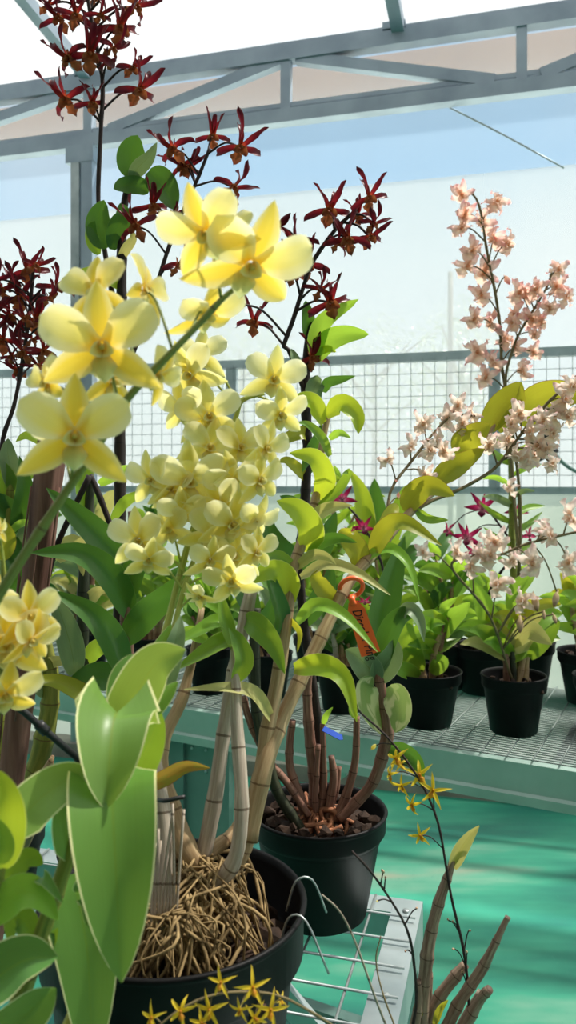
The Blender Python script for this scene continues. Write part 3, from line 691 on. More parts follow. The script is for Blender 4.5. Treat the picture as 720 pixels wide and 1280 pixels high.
# leaves of the middle cane
leaf([(404, 530, .755), (392, 505, .745), (378, 500, .735), (364, 503, .73)], 22, 20, 'lime', .3, 'tip', c_)
leaf([(408, 520, .755), (428, 505, .745), (445, 520, .735), (448, 542, .73)], 24, -15, 'lime', .3, 'tip', c_)
leaf([(412, 548, .75), (424, 541, .74), (438, 547, .73)], 9, 0, 'fresh', .2, 'lance', c_)
leaf([(412, 570, .75), (402, 548, .73), (386, 532, .72), (372, 528, .71)], 12, 25, 'mid', .3, 'lance', c_)
leaf([(397, 622, .735), (407, 600, .72), (394, 572, .70), (362, 566, .69)], 27, -5, 'lime', .22, 'tip', c_)
leaf([(384, 690, .72), (388, 662, .70), (372, 638, .68), (346, 626, .67)], 34, 8, 'lime', .2, 'tip', c_)
leaf([(364, 752, .70), (358, 722, .69), (338, 712, .675), (306, 730, .665)], 30, -10, 'lime', .24, 'tip', c_)
leaf([(372, 712, .71), (348, 694, .70), (322, 704, .69), (300, 722, .68)], 11, 20, 'mid', .3, 'lance', c_)
leaf([(370, 710, .71), (390, 694, .70), (408, 696, .69), (420, 706, .68)], 13, 0, 'tan', .3, 'lance', c_)
leaf([(387, 690, .72), (404, 676, .71), (424, 672, .70), (446, 678, .69)], 16, 10, 'dark', .3, 'lance', c_)
leaf([(388, 655, .72), (400, 642, .71), (418, 634, .70), (440, 632, .69)], 18, -20, 'tan', .25, 'lance', c_)
leaf([(393, 640, .73), (424, 612, .72), (436, 590, .71), (428, 592, .70)], 12, -20, 'mid', .3, 'lance', c_)
leaf([(345, 800, .69), (350, 770, .69), (340, 735, .68), (330, 700, .68)], 26, 40, 'dark', .3, 'lance', c_)
leaf([(402, 575, .75), (388, 572, .75), (378, 590, .75)], 16, 30, 'dark', .3, 'lance', c_)
leaf([(360, 770, .70), (376, 790, .69), (372, 815, .685)], 14, 60, 'olive', .2, 'lance', c_)
# leaves of the leaning cane
leaf([(368, 836, .71), (402, 832, .69), (430, 850, .675), (446, 902, .665)], 28, -12, 'lime', .26, 'lance', d_)
leaf([(372, 778, .72), (396, 757, .71), (432, 772, .70), (472, 815, .685)], 19, -30, 'fresh', .3, 'lance', d_, name='leaf')
leaf([(376, 722, .74), (408, 706, .73), (446, 716, .72), (488, 744, .70)], 16, -30, 'tan', .3, 'lance', d_)
leaf([(424, 752, .745), (408, 742, .74), (396, 724, .735), (398, 712, .73)], 22, 10, 'olive', .25, 'oval', d_)
leaf([(450, 708, .77), (446, 690, .765), (432, 668, .76), (436, 660, .755)], 30, 25, 'olive', .22, 'oval', d_)
leaf([(466, 694, .77), (482, 664, .765), (506, 654, .75), (552, 682, .74)], 28, -25, 'olive', .24, 'lance', d_)
leaf([(452, 702, .77), (484, 686, .765), (510, 706, .75), (524, 750, .74)], 16, -35, 'fresh', .3, 'lance', d_)
leaf([(476, 684, .78), (482, 660, .785), (490, 640, .79), (498, 632, .80)], 22, 15, 'olive', .22, 'oval', d_)
leaf([(508, 640, .82), (518, 620, .82), (538, 608, .81), (568, 620, .80)], 31, -10, 'olive', .2, 'oval', d_)
leaf([(542, 603, .85), (560, 590, .85), (580, 577, .85), (606, 561, .84)], 28, -10, 'olive', .22, 'oval', d_)
leaf([(570, 568, .88), (580, 555, .88), (593, 543, .87), (612, 530, .87)], 36, 5, 'olive', .2, 'oval', d_)
leaf([(606, 540, .90), (622, 514, .90), (640, 494, .90), (652, 478, .90)], 34, 5, 'olive', .2, 'oval', d_)
leaf([(622, 538, .90), (636, 520, .90), (648, 500, .895), (650, 482, .89)], 22, 40, 'olive', .25, 'lance', d_)
leaf([(656, 534, .91), (668, 508, .91), (696, 494, .90), (740, 492, .89)], 46, 0, 'olive', .22, 'oval', d_)
leaf([(520, 636, .82), (536, 648, .83), (560, 650, .84)], 12, 20, 'mid', .3, 'lance', d_)
# leaves of the grey canes
leaf([(306, 775, .69), (322, 782, .68), (342, 806, .67), (356, 842, .66)], 30, 10, 'mid', .2, 'lance', b_)
leaf([(300, 802, .68), (280, 802, .67), (252, 818, .66), (218, 838, .65)], 24, 30, 'mid', .3, 'lance', b_)
leaf([(292, 786, .68), (274, 776, .67), (246, 790, .66), (216, 806, .65)], 18, 20, 'fresh', .3, 'lance', b_)
leaf([(340, 900, .68), (318, 868, .665), (286, 860, .655), (230, 862, .645)], 18, 30, 'tan', .3, 'lance', b_)
leaf([(294, 850, .66), (304, 826, .66), (296, 800, .66), (286, 785, .66)], 24, 20, 'mid', .3, 'lance', b_)
leaf([(293, 812, .67), (280, 770, .67), (276, 740, .67)], 18, 20, 'mid', .3, 'lance', b_)
leaf([(252, 765, .71), (240, 745, .71), (236, 720, .71)], 18, 20, 'mid', .3, 'lance', K1['f'])
leaf([(258, 800, .70), (236, 790, .69), (218, 800, .69)], 16, 0, 'fresh', .3, 'lance', K1['f'])
leaf([(180, 984, .60), (205, 972, .60), (232, 958, .60), (262, 960, .60)], 20, 15, 'brown', .25, 'lance', K1['g'])

# ---- 2 second big pot
c2 = V((.038, .985, NZ)); o2 = thing('potted_orchid', c2, 'orchid with thin reddish canes in the black pot at the wire bench corner', 'potted plant')
pot(o2, c2, .166, .128, .92, .70, 64); bark(o2, c2, .166, .128, .86, 90, 8, 1.1)
roots(o2, P(400, 1030, .985), 60, .06, .02, .0022, 15, 'red_root', .02)
K2 = {}
for k, pts, r, m in (('a', [(384, 1036, .98), (376, 1000, .98), (363, 962, .98), (362, 930, .98), (366, 900, .98)], [5, 6, 5, 4], 'c_red'),
                     ('b', [(392, 1030, .99), (392, 972, .99), (387, 920, .99), (384, 870, .99), (386, 840, .99)], [6, 7, 6, 5], 'c_red'),
                     ('c', [(398, 1030, .985), (404, 988, .985), (404, 940, .985), (403, 905, .985)], [4, 5, 4, 3], 'c_red'),
                     ('d', [(408, 1026, .98), (417, 975, .98), (414, 945, .98)], [5, 5.5, 4], 'c_red'),
                     ('e', [(418, 1026, .975), (434, 990, .975), (444, 950, .975), (446, 895, .975)], [5, 5.5, 5, 3.5], 'c_red'),
                     ('f', [(424, 1024, .97), (446, 1002, .97), (466, 978, .965), (480, 938, .96), (484, 910, .955), (476, 858, .95), (472, 840, .95)], [6, 7, 8, 7, 5], 'c_red'),
                     ('g', [(380, 1042, .965), (362, 1015, .965), (345, 985, .965), (330, 930, .965), (320, 880, .965), (318, 800, .965), (320, 760, .97)], [6, 7, 7, 7, 6], 'c_dark'),
                     ('h', [(386, 1020, .97), (360, 980, .97), (336, 950, .97), (312, 900, .97), (304, 870, .97)], [4, 5, 5, 4], 'c_red'),
                     ('i', [(410, 1020, .99), (420, 985, .99), (424, 958, .99)], [4, 4.5, 3], 'c_red'),
                     ('j', [(398, 1035, .98), (394, 1000, .98), (396, 965, .98), (398, 930, .98)], [3.5, 4, 3], 'c_red'),
                     ('k', [(400, 1022, 1.01), (396, 900, 1.01), (380, 780, 1.01), (374, 700, 1.01), (381, 630, 1.01), (384, 560, 1.01), (382, 490, 1.01), (384, 440, 1.01), (390, 400, 1.01)], [6, 6, 6, 5, 6, 6, 6, 5, 4], 'c_black')):
    K2[k] = cane(pts, r, m, .032, o2)
leaf([(482, 915, .955), (462, 885, .945), (456, 858, .94), (466, 846, .94)], 34, 30, 'varieg', .2, 'oval', K2['f'])
leaf([(486, 858, .95), (496, 872, .945), (500, 895, .94), (494, 916, .935)], 34, 10, 'varieg', .25, 'oval', K2['f'])
leaf([(470, 852, .95), (462, 836, .945), (448, 822, .94), (432, 812, .94)], 34, -10, 'grey', .3, 'oval', K2['f'])
leaf([(470, 852, .95), (480, 834, .945), (490, 818, .94), (494, 798, .94)], 32, 10, 'grey', .3, 'oval', K2['f'])
leaf([(476, 840, .95), (484, 800, .945), (500, 772, .935), (524, 764, .93)], 28, -15, 'dark', .25, 'oval', K2['f'])
leaf([(500, 770, .94), (512, 762, .93), (524, 776, .925), (530, 802, .92)], 18, -25, 'grey', .3, 'lance', K2['f'])
leaf([(486, 935, .955), (504, 940, .95), (522, 955, .945), (528, 985, .94)], 26, 20, 'dark', .3, 'lance', K2['f'])
leaf([(472, 842, .95), (476, 780, .96), (490, 720, .97), (506, 670, .98)], 38, 15, 'dark', .25, 'lance', K2['f'])
leaf([(446, 898, .975), (440, 888, .97), (438, 876, .97)], 8, 0, 'fresh', .2, 'lance', K2['e'])
leaf([(404, 905, .985), (408, 894, .98), (416, 884, .98)], 7, 0, 'fresh', .2, 'lance', K2['c'])
k_ = K2['k']
leaf([(392, 452, 1.01), (408, 428, 1.0), (432, 418, .99), (461, 418, .98)], 27, 0, 'fresh', .2, 'oval', k_)
leaf([(404, 490, 1.01), (410, 478, 1.0), (426, 474, .99), (444, 470, .98)], 13, 10, 'dark', .2, 'lance', k_)
leaf([(394, 448, 1.01), (396, 422, 1.0), (408, 398, .99), (448, 374, .98)], 24, 10, 'fresh', .2, 'oval', k_)
leaf([(391, 440, 1.01), (386, 414, 1.01), (384, 392, 1.0), (382, 376, 1.0)], 18, 20, 'dark', .2, 'oval', k_)
leaf([(396, 502, 1.01), (392, 488, 1.0), (398, 476, 1.0), (402, 474, .99)], 22, 10, 'grey', .2, 'oval', k_)
leaf([(384, 470, 1.01), (372, 462, 1.0), (368, 448, .99), (364, 436, .99)], 14, 30, 'grey', .25, 'oval', k_)
leaf([(386, 545, 1.01), (376, 542, 1.0), (358, 550, .99), (346, 566, .985)], 18, 20, 'olive', .25, 'lance', k_)
leaf([(384, 600, 1.01), (372, 586, 1.0), (358, 576, .99), (348, 578, .985)], 14, 15, 'olive', .25, 'lance', k_)
leaf([(384, 590, 1.01), (392, 565, 1.01), (400, 545, 1.0), (402, 530, 1.0)], 22, 10, 'dark', .25, 'lance', k_)
leaf([(380, 640, 1.01), (362, 628, 1.01), (350, 620, 1.0)], 18, 20, 'dark', .25, 'lance', k_)
leaf([(376, 700, 1.01), (352, 690, 1.0), (338, 668, 1.0), (334, 640, 1.0)], 30, 10, 'dark', .25, 'lance', k_)
leaf([(376, 720, 1.01), (400, 690, 1.0), (412, 660, 1.0), (420, 640, 1.0)], 24, 10, 'dark', .25, 'lance', k_)
leaf([(398, 440, 1.01), (410, 436, 1.0), (420, 440, 1.0)], 9, 0, 'lime', .25, 'lance', k_)
leaf([(380, 780, 1.01), (398, 750, 1.0), (410, 730, 1.0), (414, 700, 1.0)], 26, 10, 'dark', .25, 'lance', k_)
leaf([(320, 770, .97), (306, 740, .97), (300, 700, .97), (306, 670, .97)], 28, 10, 'dark', .25, 'lance', K2['g'])
leaf([(319, 800, .965), (336, 770, .965), (344, 740, .96)], 24, 10, 'dark', .25, 'lance', K2['g'])
leaf([(320, 840, .965), (306, 820, .965), (288, 820, .96)], 18, 10, 'mid', .25, 'lance', K2['g'])
MS = (55, 25, 22)
spike([(385, 500, 1.01), (362, 440, 1.0), (355, 432, 1.0), (367, 398, 1.0), (381, 353, .995), (391, 327, .99), (416, 291, .985), (431, 275, .98), (446, 262, .975)], [3, 2.4],
      [(412, 262, 36, 5, 0, -4), (461, 247, 31, 20, 5, 6), (435, 298, 33, -10, -5, 8), (462, 296, 28, 40, 0, -8), (466, 280, 24, 60, 10, -30), (372, 303, 31, -30, 5, 15), (381, 331, 36, 10, -5, 10), (372, 322, 26, -50, 0, 10), (413, 378, 36, 15, -6, 12), (400, 362, 26, 40, 8, -20),
       (318, 403, 30, -10, 10, -18), (389, 447, 30, 30, 0, 12), (446, 270, 24, 30, 0, 30), (366, 344, 24, 30, -5, 0), (302, 380, 16, None, 0, 0, 'maroonbud'), (348, 282, 17, 80, 50, 10, 'maroonbud'), (422, 303, 22, 45, 0, -10)], 'maroon', 'spike_d', k_, 11, MS, zoff=.03)

# ---- 3 the orchid with long dark leaves behind the yellow flowers
c3 = pos(150, .90, NZ); o3 = thing('potted_orchid', c3, 'orchid with long dark green strap leaves and tall maroon sprays beside the grey column', 'potted plant')
pot(o3, c3, .135, .12, .9, .72); bark(o3, c3, .135, .12, .84, 60, 12, 1.0)
K3 = {}
K3['a'] = cane([(158, 1080, .90), (165, 950, .89), (160, 860, .88), (159, 760, .87), (163, 700, .87), (166, 640, .88)], [9, 9, 8.5, 8, 6, 5], 'c_red', .04, o3)
K3['b'] = cane([(140, 1085, .91), (120, 950, .92), (105, 840, .93), (104, 740, .93), (110, 650, .93), (114, 600, .93)], [8, 8, 8, 7, 6, 5], 'c_dark', .045, o3)
K3['c'] = cane([(150, 1085, .92), (148, 900, .95), (150, 700, .97), (150, 500, .98), (152, 400, .98), (152, 320, .98), (155, 260, .98), (165, 215, .98)], [8, 8, 7, 7, 6, 6, 5, 4], 'c_black', .045, o3)
x = K3['a']
leaf([(164, 770, .87), (140, 722, .84), (100, 692, .81), (38, 691, .79)], 36, 5, 'dark', .25, 'lance', x)
leaf([(163, 712, .87), (132, 678, .84), (96, 644, .81), (58, 610, .80)], 36, 5, 'dark', .22, 'lance', x)
leaf([(155, 838, .86), (140, 800, .83), (112, 766, .80), (64, 738, .79)], 36, 10, 'dark', .25, 'lance', x)
leaf([(156, 802, .87), (180, 770, .85), (210, 742, .83), (236, 712, .82)], 36, 5, 'dark', .22, 'lance', x)
leaf([(164, 745, .87), (166, 716, .86), (176, 694, .85), (182, 672, .85)], 28, 0, 'dark', .2, 'oval', x)
leaf([(94, 842, .86), (88, 806, .84), (76, 768, .83), (66, 742, .82)], 32, 5, 'grey', .2, 'lance', K3['b'])
leaf([(148, 850, .87), (122, 846, .86), (100, 856, .85), (82, 868, .85)], 36, 10, 'dark', .2, 'tip', x)
leaf([(138, 896, .87), (110, 872, .84), (70, 852, .82), (26, 852, .80)], 24, 15, 'olive', .25, 'lance', K3['b'])
leaf([(112, 640, .93), (104, 610, .93), (110, 570, .93), (122, 552, .93)], 22, 20, 'mid', .25, 'lance', K3['b'])
leaf([(124, 605, .93), (150, 590, .92), (176, 588, .91), (200, 590, .9)], 16, 15, 'fresh', .25, 'lance', K3['b'])
leaf([(140, 650, .93), (155, 628, .92), (172, 618, .91), (190, 612, .9)], 14, 15, 'mid', .25, 'lance', K3['b'])
leaf([(70, 700, .9), (88, 680, .91), (100, 690, .92), (104, 720, .92)], 26, 15, 'tan', .25, 'lance', K3['b'])
leaf([(106, 830, .93), (120, 810, .92), (138, 806, .91), (150, 812, .9)], 22, 15, 'mid', .25, 'lance', K3['b'])
leaf([(104, 760, .93), (120, 740, .93), (136, 738, .92)], 16, 15, 'tan', .25, 'lance', K3['b'])
x = K3['c']
leaf([(172, 222, .98), (166, 205, .975), (165, 188, .97), (172, 169, .965)], 40, 10, 'dark', .15, 'oval', x)
leaf([(164, 222, .975), (174, 208, .965), (186, 196, .96), (196, 178, .955)], 20, 20, 'grey', .2, 'lance', x)
leaf([(186, 240, .98), (172, 232, .975), (154, 232, .97), (142, 236, .965)], 22, 10, 'dark', .2, 'oval', x)
leaf([(186, 214, .98), (199, 226, .975), (210, 242, .97), (219, 263, .965)], 36, -5, 'dark', .15, 'oval', x)
leaf([(134, 310, .98), (125, 292, .975), (123, 272, .97), (130, 250, .965)], 34, 10, 'dark', .15, 'oval', x)
leaf([(140, 312, .98), (146, 288, .97), (154, 270, .965), (150, 254, .96)], 26, 10, 'dark', .15, 'oval', x)
leaf([(124, 318, .98), (116, 304, .975), (114, 288, .97), (118, 276, .965)], 16, 10, 'mid', .15, 'oval', x)
leaf([(150, 324, .98), (158, 310, .97), (166, 298, .965), (164, 286, .96)], 12, 10, 'tan', .25, 'lance', x)
leaf([(150, 360, .98), (128, 344, .96), (104, 342, .94), (76, 360, .93)], 15, 20, 'lime', .25, 'lance', x)
spike([(150, 420, .98), (132, 320, .985), (123, 252, .985), (126, 165, .98), (128, 100, .975), (117, 40, .97), (108, -12, .965), (100, -60, .96)], [3.2, 2.2],
      [(74, 22, 30, -30, 0, 14), (94, 18, 30, 20, 0, 4), (125, 18, 22, 30, 0, -10), (149, 34, 40, 25, 0, 6), (170, 8, 30, 40, 5, -30), (86, 72, 34, -40, -5, 24), (112, 68, 40, 5, 0, 4), (134, 78, 16, 0, 0, 20), (166, 84, 25, 30, -10, -12), (174, 112, 36, 25, -5, -8),
       (82, 124, 36, -25, -5, 18), (115, 128, 26, 15, -10, 6), (140, 60, 26, 60, 0, -20), (60, 6, 24, None, 0, 0), (118, -6, 30, None, 0, 0), (155, -14, 32, None, 0, 0), (85, -20, 30, None, 0, 0)], 'maroon', 'spike_d', x, 21, MS, zoff=.03)
spike([(152, 480, .98), (185, 390, .975), (208, 318, .97), (226, 270, .965), (246, 226, .96), (262, 186, .955)], [3, 2],
      [(216, 186, 34, -25, -5, 24), (228, 206, 28, -30, 0, 20), (266, 170, 28, 0, 5, 4), (300, 184, 36, 20, 0, -12), (291, 234, 30, 50, 0, -40), (236, 208, 26, 20, -10, -30), (170, 282, 34, -25, 0, 16), (190, 256, 30, 20, -5, 16), (222, 330, 28, 60, -5, 0), (212, 268, 22, 40, -20, -20), (298, 273, 10, 40, 50, 0, 'maroonbud')], 'maroon', 'spike_d', x, 22, MS, zoff=.03)
# two black leafless stems arching between the leaves
link('dry_stem', (lambda bm: (tube(bm, [P(60, 720, .86), P(70, 685, .86), P(90, 640, .86), P(112, 595, .86)], .0032, 8, 12, .03), bm)[1])(B()), 'c_black', K3['b'])
link('dry_stem', (lambda bm: (tube(bm, [P(112, 594, .87), P(120, 610, .87), P(132, 640, .87), P(143, 672, .87)], .0032, 8, 12, .03), bm)[1])(B()), 'c_black', K3['b'])

# ---- 4 far left orchid, maroon cluster at the picture's left border
c4 = pos(-10, .97, NZ); o4 = thing('potted_orchid', c4, 'orchid with a dense maroon cluster and broad leaves left of the brown wooden stake', 'potted plant')
pot(o4, c4, .125, .115, .9, .72); bark(o4, c4, .125, .115, .84, 50, 13, 1.0)
k4 = cane([(-8, 1065, .97), (0, 900, .97), (6, 760, .96), (10, 660, .95), (14, 600, .95), (10, 560, .95)], [9, 9, 8, 7, 5, 4], 'c_green', .04, o4)
k4b = cane([(10, 1065, .96), (36, 990, .94), (54, 930, .93), (64, 860, .93), (58, 800, .93)], [9, 12, 12, 11, 6], 'c_green', .04, o4)
k4c = cane([(20, 1070, .95), (34, 1030, .93), (50, 985, .91), (66, 945, .90)], [11, 13, 12, 2], 'c_tan', .05, o4)
leaf([(8, 640, .95), (4, 614, .945), (-4, 590, .94), (-16, 570, .935)], 40, 0, 'mid', .15, 'oval', k4)
leaf([(16, 612, .95), (14, 590, .945), (10, 568, .94), (10, 548, .935)], 23, 0, 'grey', .15, 'oval', k4)
leaf([(22, 665, .95), (10, 644, .945), (-2, 630, .94), (-20, 616, .935)], 34, 0, 'dark', .2, 'oval', k4)
leaf([(20, 660, .95), (28, 634, .945), (30, 606, .94), (24, 570, .935)], 28, 20, 'dark', .2, 'lance', k4)
leaf([(22, 690, .95), (34, 668, .945), (44, 650, .94), (44, 624, .94)], 24, 10, 'grey', .2, 'oval', k4)
leaf([(8, 720, .95), (16, 700, .945), (22, 690, .94), (20, 670, .94)], 18, 10, 'dark', .2, 'oval', k4)
leaf([(0, 760, .95), (14, 740, .945), (20, 715, .94), (8, 696, .94)], 24, 10, 'dark', .2, 'oval', k4)
leaf([(10, 668, .94), (24, 655, .93), (38, 654, .92), (52, 662, .91)], 9, 10, 'fresh', .2, 'lance', k4)
leaf([(4, 700, .93), (8, 680, .92), (6, 664, .91), (-6, 644, .90)], 22, 10, 'olive', .2, 'oval', k4)
leaf([(58, 560, .95), (46, 548, .945), (32, 545, .94), (20, 552, .93)], 14, 20, 'lime', .2, 'lance', k4)
leaf([(60, 870, .93), (52, 850, .925), (46, 830, .92), (40, 806, .915)], 34, 20, 'grey', .2, 'oval', k4b)
leaf([(50, 838, .93), (64, 828, .925), (78, 826, .92), (92, 830, .915)], 14, 10, 'tan', .2, 'lance', k4b)
spike([(4, 660, .955), (2, 560, .955), (18, 505, .95), (30, 440, .95), (38, 380, .945), (42, 330, .94)], [3, 2],
      [(34, 338, 32, 5, 0, 0), (24, 372, 36, 0, -5, -4), (44, 332, 24, 40, 0, -30), (70, 358, 28, 30, 0, -6), (2, 362, 28, -30, 0, 20), (44, 398, 36, 30, -5, 20), (4, 425, 32, -20, 0, 0), (30, 440, 28, -40, -5, 10), (22, 462, 24, -20, -20, 30), (54, 438, 28, 30, -10, 0), (30, 398, 24, 10, 20, 40), (46, 456, 22, 20, -30, 60),
       (60, 408, 22, 50, 0, -40), (-4, 392, 28, None, 0, 0), (18, 352, 24, -50, 10, 10), (60, 372, 20, 60, 0, 0), (14, 445, 18, 0, 0, 0), (40, 424, 24, 60, -10, -30), (12, 395, 22, 10, 0, 30), (-12, 350, 26, None, 0, 0)], 'maroon', 'spike_d', k4, 31, MS, zoff=.03)

# brown weathered stake leaning between the pots
a = P(-18, 1236, .85); bm = B()
sk = thing('wooden_stake', V((a.x, a.y, NZ)), 'rough brown weathered wooden stake leaning behind the yellow flowers', 'stake')
rr = random.Random(9); top = P(68, 530, .83); bot = V((a.x, a.y, NZ)); ax = (top - bot).normalized(); s1 = ax.orthogonal().normalized(); s2 = ax.cross(s1); rows = []; uvs = []
pr_ = [1 + rr.uniform(-.13, .13) for _ in range(20)]
for i in range(26):
    t_ = i / 25; rows.append([bot.lerp(top, t_) + (s1 * math.cos(6.2832 * j / 20) * .9 + s2 * math.sin(6.2832 * j / 20)) * (.0125 + .0035 * t_) * (pr_[j % 20] + rr.uniform(-.03, .03) * (0 < j < 20)) for j in range(21)]); uvs.append([(j / 20, t_) for j in range(21)])
strip(bm, rows, uvs); link('shaft', bm, 'stake', sk)
bm = B(); q = bot.lerp(top, .985); ball(bm, top, .0145, 0, (1, 1, .35), 12); link('end_grain', bm, 'stake', sk)
bm = B()
for k in range(6):
    j = 1 + k * 3; an = 6.2832 * j / 20; nn = s1 * math.cos(an) + s2 * math.sin(an); t0 = rr.uniform(.3, .6)
    tube(bm, [bot.lerp(top, t0) + nn * .0165, bot.lerp(top, t0 + .15) + nn * .0185, bot.lerp(top, t0 + .35) + nn * .017], .0011, 5, 8)
link('bark_fibre', bm, 'stake', sk)

# ---- 5 the closest orchid: pale margined leaves, cream yellow flowers
c5 = pos(-95, .44, NZ); o5 = thing('potted_orchid', c5, 'closest orchid with big pale margined leaves and cream yellow flower sprays', 'potted plant')
pot(o5, c5, .14, .13, .9, .72); bark(o5, c5, .14, .13, .84, 50, 14, 1.0)
k5 = cane([(-90, 1590, .44), (-30, 1400, .435), (13, 1282, .43), (50, 1175, .43), (82, 1080, .43), (102, 1022, .43), (124, 980, .44), (148, 930, .46), (160, 890, .47)], [11, 11, 11, 10, 10, 8, 6, 5], 'c_green', .045, o5)
k5b = cane([(-110, 1580, .44), (-60, 1350, .42), (-20, 1180, .41), (0, 1080, .40), (6, 1030, .40)], [11, 10, 9, 8, 6], 'c_green', .045, o5)
k5c = cane([(-80, 1600, .46), (30, 1400, .47), (110, 1230, .49), (150, 1080, .52), (168, 980, .55), (180, 900, .57)], [11, 10, 9, 8, 6], 'c_green', .045, o5)
PL = [  # points, width, roll, fold, form, cane
    ([(142, 960, .445), (140, 992, .42), (145, 1090, .405), (152, 1228, .40)], 112, 0, .2, 'tip', k5, 'pale'),
    ([(149, 900, .464), (147, 890, .45), (141, 906, .435), (137, 950, .422), (132, 1012, .415)], 96, 0, .45, 'tip', k5, 'palelit'),
    ([(158, 905, .47), (170, 870, .465), (195, 830, .46), (232, 812, .455)], 62, -8, .2, 'tip', k5, 'palelit'),
    ([(156, 902, .475), (150, 875, .475), (152, 845, .475), (166, 818, .48)], 34, 8, .3, 'oval', k5, 'pale'),
    ([(158, 980, .48), (176, 950, .475), (188, 925, .47), (202, 892, .465)], 44, 10, .2, 'tip', k5c, 'mid'),
    ([(162, 905, .49), (185, 885, .49), (205, 868, .49), (222, 852, .49)], 30, 20, .3, 'lance', k5c, 'pale'),
    ([(4, 1052, .40), (40, 1008, .41), (78, 978, .42), (116, 962, .425)], 56, -10, .22, 'tip', k5b, 'palelit'),
    ([(4, 1085, .39), (8, 1040, .385), (6, 1000, .38), (-6, 962, .38)], 46, 0, .2, 'oval', k5b, 'lime'),
    ([(92, 1075, .43), (84, 1045, .425), (82, 1015, .42), (90, 982, .42)], 36, 5, .25, 'tip', k5, 'pale'),
    ([(92, 1092, .445), (98, 1125, .44), (110, 1200, .435), (116, 1340, .43)], 88, 0, .15, 'tip', k5, 'pale'),
    ([(64, 1140, .43), (52, 1105, .41), (56, 1098, .40), (78, 1128, .395)], 20, 10, .2, 'lance', k5, 'pale'),
    ([(-40, 1242, .39), (-5, 1222, .39), (32, 1200, .39), (72, 1196, .39)], 66, -12, .3, 'tip', k5b, 'pale'),
    ([(-20, 1310, .41), (20, 1280, .41), (48, 1255, .41), (70, 1235, .41)], 52, 10, .2, 'tip', k5b, 'pale'),
    ([(8, 1100, .43), (22, 1080, .43), (38, 1072, .43), (54, 1080, .43)], 26, 5, .15, 'oval', k5, 'mid'),
    ([(-12, 1150, .40), (20, 1118, .40), (48, 1120, .40), (72, 1150, .40)], 42, -10, .2, 'lance', k5b, 'fresh'),
    ([(0, 1080, .37), (2, 1060, .37), (-4, 1040, .37), (-14, 1020, .37)], 30, 0, .2, 'oval', k5b, 'mid'),
    ([(46, 1180, .43), (30, 1150, .43), (16, 1150, .43), (12, 1180, .43)], 28, 0, .2, 'lance', k5, 'mid'),
    ([(108, 1090, .43), (104, 1060, .43), (100, 1040, .43)], 14, 0, .3, 'lance', k5, 'pale'),
    ([(40, 1195, .43), (60, 1180, .43), (72, 1160, .43)], 18, 0, .3, 'lance', k5, 'mid'),
    ([(100, 1118, .425), (116, 1110, .42), (120, 1130, .415), (112, 1160, .41)], 44, 30, .3, 'oval', k5, 'pale'),
    ([(182, 900, .57), (180, 860, .57), (196, 820, .57), (214, 780, .57)], 36, 10, .2, 'lance', k5c, 'pale'),
    ([(184, 905, .57), (205, 850, .57), (220, 800, .57), (226, 770, .575)], 28, 10, .2, 'lance', k5c, 'grey'),
]
for pts, wd, ro, fo, kd, pa, m in PL: leaf(pts, wd, ro, m, fo, kd, pa, 0, 18)
YS = (28, 18, 16)
spike([(-110, 1560, .43), (-95, 1250, .42), (-70, 960, .415), (-30, 800, .415), (0, 742, .415), (50, 664, .415), (98, 592, .42), (134, 538, .425), (162, 495, .43), (208, 447, .43), (246, 408, .435), (284, 368, .44), (318, 345, .445)], [7, 7, 6.5, 6.5, 6, 5.5, 5, 4.5, 4, 3],
      [(128, 434, 79, -4, -6, 3), (94, 546, 76, -4, -4, -2), (312, 330, 80, 16, -28, -10), (258, 292, 62, -20, -16, 18), (120, 368, 52, -30, 25, 10), (180, 362, 46, 60, 20, -20), (258, 392, 52, 40, -40, 20), (60, 480, 42, -60, 10, 10), (140, 478, 46, 40, 10, -10), (196, 470, 40, 50, -10, -30), (290, 300, 40, -30, 30, 20), (70, 545, 40, -60, -20, 0)], 'yellow', 'spike', k5b, 41, YS, .05, zoff=.022, thr=56, back=.05)
spike([(150, 1080, .52), (172, 960, .55), (190, 860, .575), (212, 770, .60), (234, 684, .62), (250, 638, .625), (268, 590, .63), (284, 552, .635), (296, 518, .64), (303, 500, .64), (330, 492, .645)], [4.5, 4.2, 4, 3.6, 3, 2.4],
      [(238, 602, 52, 0, -4, 0), (342, 474, 42, 10, -4, -8), (238, 468, 44, -30, -8, 16), (190, 600, 38, -35, -10, 10), (290, 655, 44, 20, -14, -8), (324, 600, 38, 40, -8, 10), (332, 560, 36, 50, -8, -10), (212, 660, 36, -25, -16, 10), (262, 520, 44, 0, 0, 10), (350, 518, 38, 30, -20, 10), (290, 600, 42, 30, -20, 20), (262, 700, 34, 20, -30, 0),
       (230, 510, 40, -40, -10, 0), (318, 650, 36, 40, -30, -10), (262, 560, 40, 10, 10, -15), (300, 560, 38, 25, 15, 5), (252, 445, 36, -20, 20, 0), (278, 630, 36, -10, -10, 30)], 'yellow_cream', 'spike_y', k5c, 42, YS, .05, zoff=.015)
spike([(155, 1080, .53), (190, 940, .56), (205, 850, .58), (226, 750, .60), (246, 690, .62), (256, 660, .62)], [4, 3.8, 3.4, 2.4],
      [(174, 675, 42, -22, -10, 8), (186, 700, 34, -10, -30, -10), (292, 694, 42, 10, -12, 0), (290, 726, 38, -10, -30, 10), (226, 640, 34, 10, -20, 10), (262, 668, 38, 10, -10, -20), (320, 690, 32, 40, -10, 0), (215, 612, 32, -20, 20, 0), (250, 745, 24, -40, -40, 30)], 'yellow_cream', 'spike_y', k5c, 43, YS, .05, zoff=.012)
